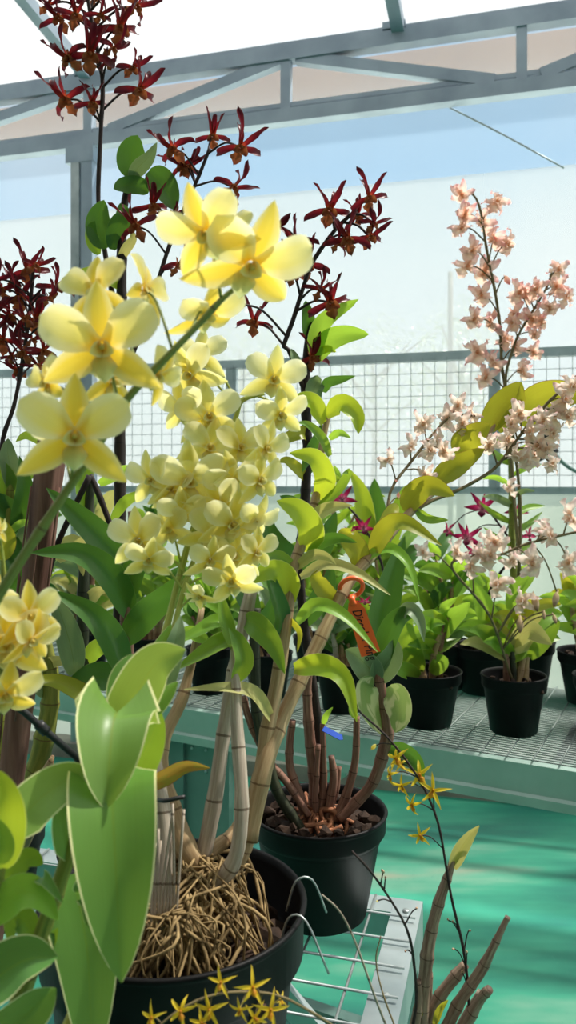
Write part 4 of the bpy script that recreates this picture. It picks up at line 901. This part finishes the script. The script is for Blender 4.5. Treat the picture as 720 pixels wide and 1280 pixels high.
spike([(-120, 1540, .46), (-110, 1200, .465), (-70, 960, .47), (-30, 860, .475), (0, 805, .48), (14, 780, .48)], [5.5, 5, 4.5, 3],
      [(36, 770, 44, 20, -8, 6), (8, 806, 58, 0, -12, 0), (38, 800, 40, 40, -30, -10), (6, 868, 50, 10, -40, 0), (-14, 760, 44, None, 0, 0), (-2, 664, 20, 60, 0, 0)], 'yellow', 'spike_y', k5b, 44, YS, .05, zoff=.012)

# ---- 6 sparse orchid hanging from the bench corner, two thin sprays of yellow stars
c6 = V((.122, .715, .66)); o6 = thing('hanging_orchid', c6, 'nearly leafless orchid of dry canes and wiry stems off the bench corner', 'potted plant')
pot(o6, c6, .10, .095, .9, .74); bark(o6, c6, .10, .095, .84, 40, 17, .9)
bm = B(); hk = nb(-.006, -.36, BZ + .004)
for s in (-1, 1):
    rim_ = c6 + V((-.02, s * .048, .094)); tube(bm, [rim_, rim_.lerp(hk, .6) + V((.0, s * .004, .02)), hk + V((.006, 0, .002)), hk + V((-.012, 0, .003)), hk + V((-.016, 0, -.012))], .0013, 6, 16)
link('wire_hanger', bm, 'black', o6)
K6 = {}
for k, pts, r, m in (('a', [(526, 1330, .715), (530, 1240, .715), (536, 1180, .715), (548, 1130, .715), (560, 1095, .715), (566, 1075, .715)], [8, 8, 8, 7, 5, 4], 'c_old'),
                     ('b', [(545, 1320, .71), (570, 1260, .71), (600, 1215, .705), (616, 1185, .70), (628, 1160, .70), (635, 1146, .70)], [7, 7.5, 6.5, 5, 4, 3.2], 'c_old'),
                     ('c', [(530, 1310, .72), (545, 1255, .72), (568, 1222, .72), (582, 1205, .72)], [6, 8, 7, 5], 'c_old'),
                     ('d', [(560, 1325, .70), (580, 1285, .70), (600, 1250, .695), (612, 1236, .69)], [6, 8, 6, 5], 'c_old'),
                     ('e', [(540, 1320, .73), (537, 1265, .73), (538, 1215, .73)], [4, 4.5, 3], 'c_old'),
                     ('f', [(512, 1330, .71), (518, 1285, .71), (524, 1250, .71), (523, 1225, .71)], [7, 7, 5, 3], 'c_old'),
                     ('g', [(558, 1320, .72), (578, 1275, .72), (600, 1238, .72)], [4, 4, 3], 'c_grey')):
    K6[k] = cane(pts, r, m, .024, o6)
leaf([(566, 1084, .715), (574, 1064, .71), (586, 1046, .705), (599, 1032, .70)], 17, 10, 'tan', .5, 'lance', K6['a'])
leaf([(568, 1080, .715), (578, 1062, .713), (590, 1048, .71), (598, 1036, .708)], 9, -30, 'lime', .5, 'lance', K6['a'])
leaf([(526, 1270, .71), (522, 1258, .71), (524, 1240, .71)], 8, 0, 'olive', .4, 'lance', K6['f'])
leaf([(543, 1280, .70), (550, 1262, .695), (560, 1250, .69)], 8, 0, 'olive', .4, 'lance', K6['d'])
ST = (35, 30, 40)
spike([(588, 1310, .71), (586, 1250, .71), (580, 1190, .71), (566, 1130, .71), (559, 1092, .71), (548, 1030, .71), (530, 985, .71), (506, 948, .71), (478, 915, .71), (450, 890, .705), (436, 868, .70)], [1.8, 1.2],
      [(495, 948, 20, -30, 0, 20), (488, 968, 18, -60, -10, 0), (524, 968, 22, 10, 0, 8), (541, 988, 22, 20, -5, -15), (502, 982, 17, -20, -20, 10), (515, 1006, 18, -30, -20, 0), (525, 1044, 17, 0, -10, 20), (500, 955, 14, 30, 20, 0), (464, 936, 9, 60, 20, 60, 'yellowbud'),
       (566, 1152, 5, None, 0, 0, 'bud'), (586, 1163, 5, None, 0, 0, 'bud'), (568, 1186, 5, None, 0, 0, 'bud'), (584, 1190, 5, None, 0, 0, 'bud'), (577, 1215, 5, None, 0, 0, 'bud'), (560, 1150, 4, None, 0, 0, 'bud')], 'star', 'spike_d', o6, 51, ST, zoff=.004)
spike([(505, 1320, .70), (520, 1260, .70), (517, 1200, .69), (508, 1160, .68), (485, 1120, .67), (462, 1088, .66), (440, 1064, .655)], [1.9, 1.3],
      [(480, 1090, 7, None, 0, 0, 'bud'), (482, 1098, 5, None, 0, 0, 'bud'), (507, 1188, 5, None, 0, 0, 'bud'), (522, 1135, 5, None, 0, 0, 'bud'), (472, 1126, 4, None, 0, 0, 'yellowbud')], 'star', 'spike_d', o6, 52, ST, zoff=.004)
bm = B(); tube(bm, [P(498, 1320, .66), P(472, 1255, .63), (P(445, 1180, .61)), P(425, 1140, .60), P(402, 1118, .59)], [.0012, .0006], 6, 24); link('twig', bm, 'c_grey', o6)
bm = B(); tube(bm, [P(505, 1320, .67), P(496, 1290, .66), P(478, 1240, .65), P(470, 1200, .645), P(476, 1170, .64)], [.001, .0005], 6, 24); link('twig', bm, 'c_tan', o6)
spike([(480, 1340, .66), (440, 1300, .58), (400, 1272, .52), (352, 1246, .50), (308, 1240, .495), (266, 1244, .49), (225, 1262, .485), (190, 1290, .48)], [2.0, 1.3],
      [(276, 1228, 20, -10, 5, 4), (316, 1234, 23, 15, 0, -4), (262, 1262, 24, -10, -15, 6), (338, 1262, 24, 20, -10, -20), (226, 1264, 23, -15, -5, -6), (190, 1272, 20, -30, 0, 10), (252, 1278, 19, 0, -10, 20), (318, 1272, 20, 20, -20, 30), (300, 1262, 16, 0, -30, 0), (350, 1250, 14, 60, 0, 0)], 'star', 'spike_p', o6, 53, ST, zoff=.006)

# ---- small things among the near plants
def slab(bm, c, ex, ey, n, prof, th):
    vs = [[bm.verts.new(c + ex * x + ey * y + n * s) for x, y in prof] for s in (-th / 2, th / 2)]
    bm.faces.new(vs[0][::-1]); bm.faces.new(vs[1]); k = len(prof)
    for i in range(k): bm.faces.new((vs[0][i], vs[0][(i + 1) % k], vs[1][(i + 1) % k], vs[1][i]))
d_t = .742; tp = P(441, 752, d_t - .012); bt = P(463, 818, d_t - .022); ey = (tp - bt).normalized(); nn = (CAM - tp).normalized(); ex = ey.cross(nn).normalized(); nn = ex.cross(ey)
tg = thing('plant_tag', tp, 'orange plastic plant tag with black handwriting looped on the leaning cane', 'tag')
L = (tp - bt).length; bm = B(); slab(bm, tp, ex, ey, nn, [(-.0075, -.008), (-.004, 0), (.004, 0), (.0085, -.009), (.0095, -L), (-.0085, -L)], .0007); link('tag_body', bm, 'orange', tg, False)
bm = B(); rc = P(434, 736, d_t); tube(bm, [rc + ex * (.004 + math.cos(a) * .011) + (ey * .8 + nn * .6) * math.sin(a) * .010 for a in [2 * math.pi * k / 14 for k in range(15)]], .0022, 8, 28)
tube(bm, [rc + ex * .004 - (ey * .8 + nn * .6) * .010, tp + ey * .003, tp - ey * .003], .003, 8, 8); link('loop', bm, 'orange', tg)
fc = bpy.data.curves.new('handwriting', 'FONT'); fc.body = 'Diccolor Ping'; fc.size = .0118; fc.align_x = 'LEFT'; fc.align_y = 'CENTER'; fc.extrude = .00012; fc.shear = .25; fc.offset = .00012; fc.materials.append(MT['ink'])
ft = bpy.data.objects.new('handwriting_curve', fc); C.objects.link(ft); bpy.context.view_layer.update()
fm = bpy.data.meshes.new_from_object(ft.evaluated_get(bpy.context.evaluated_depsgraph_get())); bpy.data.objects.remove(ft)
fo = bpy.data.objects.new('handwriting', fm); C.objects.link(fo); fo.parent = tg
fo.matrix_basis = M.Translation(-ey * .0075 + ex * .0005 + nn * .0007) @ M((-ey, ex, nn)).transposed().to_4x4(); fo.scale = (.72, 1, 1); fo['label'] = 'black handwritten plant name'

c_l = P(417, 917, .955); ex_ = (P(428, 924, .95) - P(404, 912, .96)).normalized(); n_ = V((0, -.5, .85)); n_ = (n_ - ex_ * n_.dot(ex_)).normalized(); ey_ = n_.cross(ex_)
bm = B(); slab(bm, c_l, ex_, ey_, n_, [(-.014, -.004), (.010, -.0045), (.0135, -.002), (.010, .0035), (-.014, .004)], .0008); bl = link('label_blade', bm, 'blue', None, False)
bl.name = 'plant_label'; tag(bl, 'small blue plastic label stuck between the reddish canes', 'tag')

dt = thing('irrigation_tube', P(20, 880, .60), 'black drip tube with a clip crossing the old canes at the left', 'tube')
bm = B(); tube(bm, [P(-20, 858, .60), P(20, 882, .60), P(55, 912, .61), (P(82, 935, .62)), P(100, 955, .64), P(108, 1000, .66)], .0028, 8, 20); link('hose', bm, 'black', dt)
bm = B(); tube(bm, [P(48, 905, .608), P(58, 915, .611)], .0042, 8, 3); link('clip', bm, 'black', dt)
bm = B(); tube(bm, [P(194, 999, .612), P(206, 1001, .60), P(220, 998, .60), P(231, 996, .602)], .0016, 8, 10); tt = link('twist_tie', bm, 'black', None); tag(tt, 'black twist tie round the old grey cane above the root mass', 'tie')
# ------------------------------------------------------------------ small pots on the far bench
FZ = BZ + .005
BACK = {}
def back_pot(px, d, D, H, label, seed, group=None, bottom=.70):
    c = pos(px, d, FZ); t = thing('potted_plant', c, label, 'potted plant', group)
    pot(t, c, D, H, .9, bottom, 40); bark(t, c, D, H, .84, 36, seed, 1.0)
    return t, c, d, FZ + H * .86

def soil_y(d, z): return HY - (z - CZ) / d * F

def bushy(b, canes, seed, lw=(14, 20), ll=(45, 70), mat=('fresh', 'mid'), cmat='c_tan', n=(4, 6), rise=.5, start=.25, rpx=3.5):
    """canes: (dx at soil, tip x, tip y); leaves alternate left and right up each cane"""
    t, c, d, z = b; rr = random.Random(seed); px = c.x / d * F + HX; y0 = soil_y(d, z); out = []
    for dx, tx, ty in canes:
        x0 = px + dx; mx_ = x0 + (tx - x0) * .35 + rr.uniform(-4, 4); my = y0 + (ty - y0) * .5; dd = d + rr.uniform(-.02, .02)
        k = cane([(x0, y0 + 3, d), (mx_, my, dd), (tx, ty, dd)], [rpx, rpx * .95, rpx * .55], rr.choice(cmat) if isinstance(cmat, tuple) else cmat, .03, t, 8); out.append(k)
        m = rr.randint(*n); sgn = rr.choice((-1, 1))
        for i in range(m):
            f = start + (1 - start) * (i + 1) / m; sgn = -sgn
            bx = (1 - f) ** 2 * x0 + 2 * f * (1 - f) * (2 * mx_ - (x0 + tx) / 2) + f * f * tx; by = (1 - f) ** 2 * y0 + 2 * f * (1 - f) * (2 * my - (y0 + ty) / 2) + f * f * ty
            L = rr.uniform(*ll) * (1.05 - .25 * f); ang = rr.uniform(.25, .9) * rise * 1.9; dep = rr.uniform(-.07, .07)
            ex, ey = bx + sgn * L * math.cos(ang), by - L * math.sin(ang) + rr.uniform(-4, 12)
            leaf([(bx, by, dd), (bx + (ex - bx) * .35, by + (ey - by) * .55 - 3, dd + dep * .4), (bx + (ex - bx) * .7, by + (ey - by) * .9 - 3, dd + dep * .8), (ex, ey, dd + dep)], rr.uniform(*lw), rr.uniform(-35, 35), rr.choice(mat), .28, 'lance', k, 0, 9)
        leaf([(tx, ty, dd), (tx + rr.uniform(-6, 6), ty - L * .3, dd), (tx + rr.uniform(-14, 14), ty - L * .6, dd - .02)], rr.uniform(*lw) * .8, rr.uniform(-30, 30), rr.choice(mat), .3, 'lance', k, 0, 9)
    return out

# the two pots standing clear at the right
b1 = back_pot(533, 1.755, .154, .118, 'light green leafy seedling in a small black pot just right of the orange tag', 1)
k = bushy(b1, [(-4, 512, 800), (8, 552, 790), (16, 560, 770)], 61, (16, 24), (42, 62), ('fresh', 'mid', 'fresh'), ('c_red', 'c_tan'), (5, 6), .45, .3, 5)
leaf([(525, 842, 1.75), (508, 812, 1.72), (502, 786, 1.70), (510, 752, 1.69)], 38, 0, 'mid', .2, 'oval', k[0])
leaf([(548, 800, 1.75), (560, 778, 1.74), (576, 764, 1.72), (588, 752, 1.70)], 24, 0, 'fresh', .2, 'lance', k[1])
leaf([(524, 846, 1.74), (508, 838, 1.70), (494, 836, 1.68), (478, 842, 1.66)], 20, 0, 'mid', .2, 'lance', k[0])
leaf([(540, 842, 1.74), (548, 832, 1.73), (552, 826, 1.72), (546, 818, 1.71)], 20, 0, 'fresh', .2, 'oval', k[1])
b2 = back_pot(642, 1.70, .136, .122, 'pale pink flowered orchid in a small black pot standing alone at the right', 2, None, .72)
k = bushy(b2, [(-8, 618, 790), (6, 655, 770), (0, 640, 800), (14, 668, 790)], 62, (15, 22), (44, 66), ('fresh', 'tan', 'mid', 'olive'), ('c_red', 'c_tan', 'c_dark'), (4, 5), .3, .35, 4.5)
leaf([(622, 800, 1.70), (610, 770, 1.68), (600, 745, 1.67), (586, 722, 1.66)], 26, 0, 'fresh', .2, 'lance', k[0])
leaf([(640, 806, 1.69), (660, 788, 1.65), (676, 796, 1.62), (690, 806, 1.60)], 24, 0, 'tan', .2, 'lance', k[2])
leaf([(636, 808, 1.69), (616, 796, 1.66), (600, 788, 1.64), (586, 788, 1.62)], 22, 0, 'mid', .2, 'lance', k[2])
leaf([(662, 822, 1.69), (676, 806, 1.67), (690, 790, 1.66), (700, 776, 1.65)], 18, 0, 'mid', .2, 'lance', k[3])
leaf([(640, 770, 1.70), (644, 740, 1.68), (660, 722, 1.67), (672, 712, 1.66)], 20, 0, 'fresh', .2, 'lance', k[1])
tall = cane([(640, 850, 1.71), (644, 760, 1.72), (640, 680, 1.72), (640, 620, 1.72), (637, 540, 1.72)], [5, 5, 4.5, 4, 2.5], 'c_green', .03, b2[0])
rr = random.Random(63)
for i in range(15):
    y = 556 + i * 12.5 + rr.uniform(-3, 3); s_ = (-1, 1)[i % 2]; L = rr.uniform(28, 44)
    leaf([(640, y, 1.72), (640 + s_ * L * .5, y - L * .26, 1.72 + rr.uniform(-.04, .04)), (640 + s_ * L, y - L * rr.uniform(.2, .75), 1.72 + rr.uniform(-.09, .09))], rr.uniform(7, 10), rr.uniform(-30, 30), rr.choice(('mid', 'fresh', 'grey')), .3, 'lance', tall, 0, 9)
PS = (60, 35, 35)
spike([(645, 800, 1.70), (650, 640, 1.70), (641, 540, 1.70), (632, 487, 1.70), (627, 453, 1.70), (625, 407, 1.70), (618, 360, 1.70), (608, 310, 1.70), (602, 270, 1.70), (596, 250, 1.70), (588, 240, 1.70)], [2.2, 1.4],
      [(577, 243, 18), (621, 252, 19, 20, 20, -30), (582, 268, 18), (605, 276, 21), (576, 284, 17), (618, 298, 18), (634, 304, 20), (590, 312, 20), (583, 332, 20), (606, 340, 22), (632, 345, 13, 30, -50, 0, 'pinkbud'), (602, 368, 19), (618, 388, 12, 0, -60, 10, 'pinkbud'), (614, 404, 15), (593, 398, 18), (596, 440, 21), (618, 452, 18), (607, 472, 18), (632, 424, 18), (646, 433, 15)], 'pink', 'spike_p', tall, 71, PS, zoff=.02)
spike([(650, 720, 1.69), (638, 560, 1.69), (632, 478, 1.69), (640, 440, 1.69), (650, 415, 1.69), (667, 387, 1.69), (683, 360, 1.69), (690, 340, 1.69)], [2.0, 1.2],
      [(698, 338, 18), (696, 358, 18), (708, 372, 18), (648, 366, 20), (670, 362, 18), (659, 368, 17), (644, 394, 18), (665, 398, 20), (687, 384, 16), (668, 418, 13, 0, -40, 0), (667, 440, 15), (654, 462, 17), (640, 404, 15), (676, 402, 14)], 'pink', 'spike_p', tall, 72, PS, zoff=.02)
spike([(470, 690, .785), (482, 655, .80), (489, 612, .82), (514, 577, .84), (545, 538, .86), (568, 519, .87), (604, 521, .88)], [2.0, 1.3],
      [(572, 507, 17), (529, 530, 19), (560, 524, 19), (578, 530, 18), (512, 558, 17), (537, 562, 19), (485, 574, 17), (556, 564, 18), (533, 593, 16), (546, 550, 16), (590, 518, 15), (494, 600, 5, None, 0, 0, 'pinkbud'), (498, 622, 8, 0, 30, 0, 'pinkbud')], 'blush', 'spike_p', d_, 73, PS, zoff=.012)
spike([(505, 648, .815), (535, 628, .83), (570, 614, .84), (600, 598, .845), (621, 583, .85), (640, 558, .85), (658, 534, .85), (689, 499, .85), (712, 480, .85), (740, 455, .85)], [2.4, 1.6],
      [(650, 516, 20), (705, 500, 24), (694, 520, 22), (611, 556, 19), (634, 550, 19), (673, 558, 20), (668, 568, 20), (691, 542, 18), (690, 580, 15), (658, 576, 17), (716, 482, 20), (664, 540, 18), (648, 570, 18), (640, 530, 16), (680, 525, 18), (712, 520, 18), (684, 562, 16)], 'blush', 'spike_p', d_, 74, PS, zoff=.012)
spike([(640, 850, 1.68), (612, 770, 1.62), (566, 712, 1.57), (580, 698, 1.56), (623, 694, 1.56), (658, 680, 1.56), (712, 667, 1.56), (745, 660, 1.56)], [1.7, 1.5],
      [(619, 676, 22), (612, 694, 22), (664, 704, 24), (714, 645, 24), (711, 704, 22), (681, 662, 20), (623, 731, 22), (590, 708, 20), (600, 690, 16), (640, 700, 17), (654, 752, 20), (572, 690, 18), (688, 670, 16), (668, 744, 17, 20, -80, 0, 'bud'), (696, 740, 16, -20, -80, 0, 'bud'), (650, 772, 16, 0, -80, 0, 'bud'), (692, 768, 10, 30, -80, 0, 'bud'), (680, 764, 9, 0, -80, 0, 'bud'), (638, 610, 15), (530, 690, 14)], 'blush', 'spike_p', b2[0], 75, PS, zoff=.02)
b3 = back_pot(603, 2.02, .15, .118, 'small black pot with dark pink blooms half hidden behind the pink flowered orchid', 3)
k = bushy(b3, [(-6, 596, 790), (10, 624, 780), (2, 606, 740)], 64, (14, 20), (40, 56), ('fresh', 'mid'), 'c_dark', (5, 6), .5, .3, 4)
spike([(603, 815, 2.0), (612, 740, 1.98), (640, 690, 1.95), (620, 650, 1.95), (604, 634, 1.95)], [2, 1.2], [(603, 635, 24, 10, 0, -8), (584, 672, 22, -10, 0, -12), (646, 640, 20, 40, 20, 0), (661, 670, 18, 60, 20, 0), (560, 664, 16, -60, 20, 0), (646, 664, 16, -60, 20, 0), (592, 690, 16, 10, -20, 10)], 'magenta', 'spike_d', k[2], 76, (30, 15, 20), zoff=.03)
b4 = back_pot(657, 2.02, .145, .13, 'small black pot tucked close behind the pot with pale pink flowers', 4)
bushy(b4, [(-6, 644, 780), (8, 676, 790)], 65, (12, 18), (36, 52), ('mid', 'dark'), 'c_tan', (4, 5), .5, .3, 3.5)
b5 = back_pot(737, 1.92, .150, .125, 'black pot with bright green leaves cut off by the right border, the farther one', 5)
bushy(b5, [(-10, 712, 740), (0, 730, 720), (-6, 718, 770)], 66, (14, 20), (40, 56), ('fresh', 'olive'), 'c_tan', (4, 5), .5, .3, 3.5)
b6 = back_pot(756, 1.70, .130, .12, 'black pot cut off by the right border, the closer one', 6)
bushy(b6, [(-6, 745, 760), (6, 765, 750)], 67, (12, 18), (36, 52), ('mid', 'fresh'), 'c_tan', (4, 5), .5, .3, 3.5)
b9 = back_pot(553, 2.06, .152, .12, 'small leafy plant in a black pot behind the light green seedling', 7)
bushy(b9, [(-10, 530, 730), (4, 545, 700), (12, 566, 720)], 68, (14, 20), (42, 60), ('mid', 'fresh', 'dark'), 'c_tan', (6, 7), .6, .25, 3.5)
b10 = back_pot(428, 1.86, .128, .115, 'black pot of pale stems with red blooms behind the orange tag', 8)
k = bushy(b10, [(-8, 412, 780), (6, 440, 790), (12, 470, 760), (0, 425, 740)], 69, (12, 18), (36, 52), ('mid', 'dark', 'grey'), ('c_grey', 'c_tan'), (5, 6), .6, .3, 3.5)
spike([(440, 830, 1.86), (470, 800, 1.84), (480, 720, 1.84), (456, 660, 1.84), (430, 628, 1.84)], [1.8, 1.2], [(493, 816, 14, 0, 0, 0, 'red'), (486, 822, 12, 30, 0, 30, 'red'), (425, 796, 10, 0, 0, 0, 'red'), (456, 752, 12, 0, -40, 0), (470, 756, 12, 30, -40, 0), (428, 624, 21, 0, 5, 8), (455, 660, 18, -20, -10, 0), (440, 668, 14, 30, 10, 0), (446, 690, 12, None, 0, 0)], 'magenta', 'spike_d', k[2], 77, (40, 20, 20), zoff=.03)
b7 = back_pot(262, 2.02, .118, .115, 'black pot showing between the grey canes and the yellow sprays', 9)
bushy(b7, [(-8, 240, 770), (4, 262, 740), (10, 290, 760)], 70, (13, 19), (40, 58), ('mid', 'dark', 'fresh'), ('c_tan', 'c_red'), (6, 7), .6, .25, 3.5)
b8 = back_pot(335, 1.96, .120, .115, 'black pot with red blooms showing through the bare canes of the large pot', 10)
k = bushy(b8, [(-8, 318, 770), (6, 344, 740), (12, 372, 770)], 71, (13, 19), (40, 58), ('dark', 'mid', 'grey'), ('c_tan', 'c_dark'), (6, 7), .6, .25, 3.5)
spike([(335, 830, 1.95), (330, 815, 1.93), (322, 800, 1.92)], [1.6, 1.2], [(322, 800, 14, 0, 0, 0), (329, 806, 11, 20, 0, 20)], 'red', 'spike_d', k[0], 78, (30, 20, 20), zoff=.01)
for i, (px, d, lab, seed, canes, ms) in enumerate((
        (190, 2.16, 'dark leafy pot plant just left of the thin grey canes, on the far bench', 81, [(-8, 172, 740), (4, 196, 700), (10, 218, 740), (-2, 186, 660)], ('dark', 'mid')),
        (110, 2.22, 'leafy pot plant standing behind the long dark strap leaves', 82, [(-8, 90, 740), (4, 112, 690), (10, 136, 730), (0, 124, 640)], ('mid', 'grey', 'tan')),
        (40, 2.34, 'tall leafy pot plant behind the brown wooden stake', 83, [(-8, 22, 720), (4, 46, 660), (10, 66, 700), (0, 30, 600)], ('dark', 'mid')),
        (-25, 2.36, 'leafy pot plant at the left border behind the maroon cluster', 84, [(-4, -30, 700), (8, 0, 660), (10, 12, 720)], ('dark', 'mid', 'fresh')))):
    b = back_pot(px, d, .125, .115, lab, 10 + i); bushy(b, canes, seed, (14, 20), (42, 62), ms, ('c_tan', 'c_dark', 'c_red'), (6, 7), .6, .2, 3.5)
b = back_pot(395, 2.16, .125, .115, 'tall slim leafed plant behind the dark cane and the mesh panel', 20)
bushy(b, [(-6, 380, 720), (4, 402, 640), (8, 424, 600), (0, 445, 640)], 85, (9, 13), (36, 54), ('fresh', 'mid'), 'c_tan', (8, 9), .6, .2, 3)
b = back_pot(478, 2.10, .13, .115, 'broad dark leafed plant under the olive leaves of the leaning cane', 21)
k = bushy(b, [(-6, 470, 700), (6, 500, 690)], 86, (15, 22), (40, 60), ('dark', 'mid'), 'c_tan', (5, 6), .6, .25, 3.5)
leaf([(480, 690, 2.08), (476, 660, 2.06), (470, 630, 2.05), (468, 598, 2.04)], 26, 0, 'dark', .2, 'oval', k[0])
leaf([(486, 690, 2.08), (492, 660, 2.06), (500, 632, 2.05), (508, 606, 2.04)], 22, 0, 'mid', .2, 'oval', k[1])
leaf([(452, 720, 2.08), (456, 670, 2.04), (452, 620, 2.02), (436, 586, 2.0)], 28, 20, 'lime', .2, 'lance', k[0])
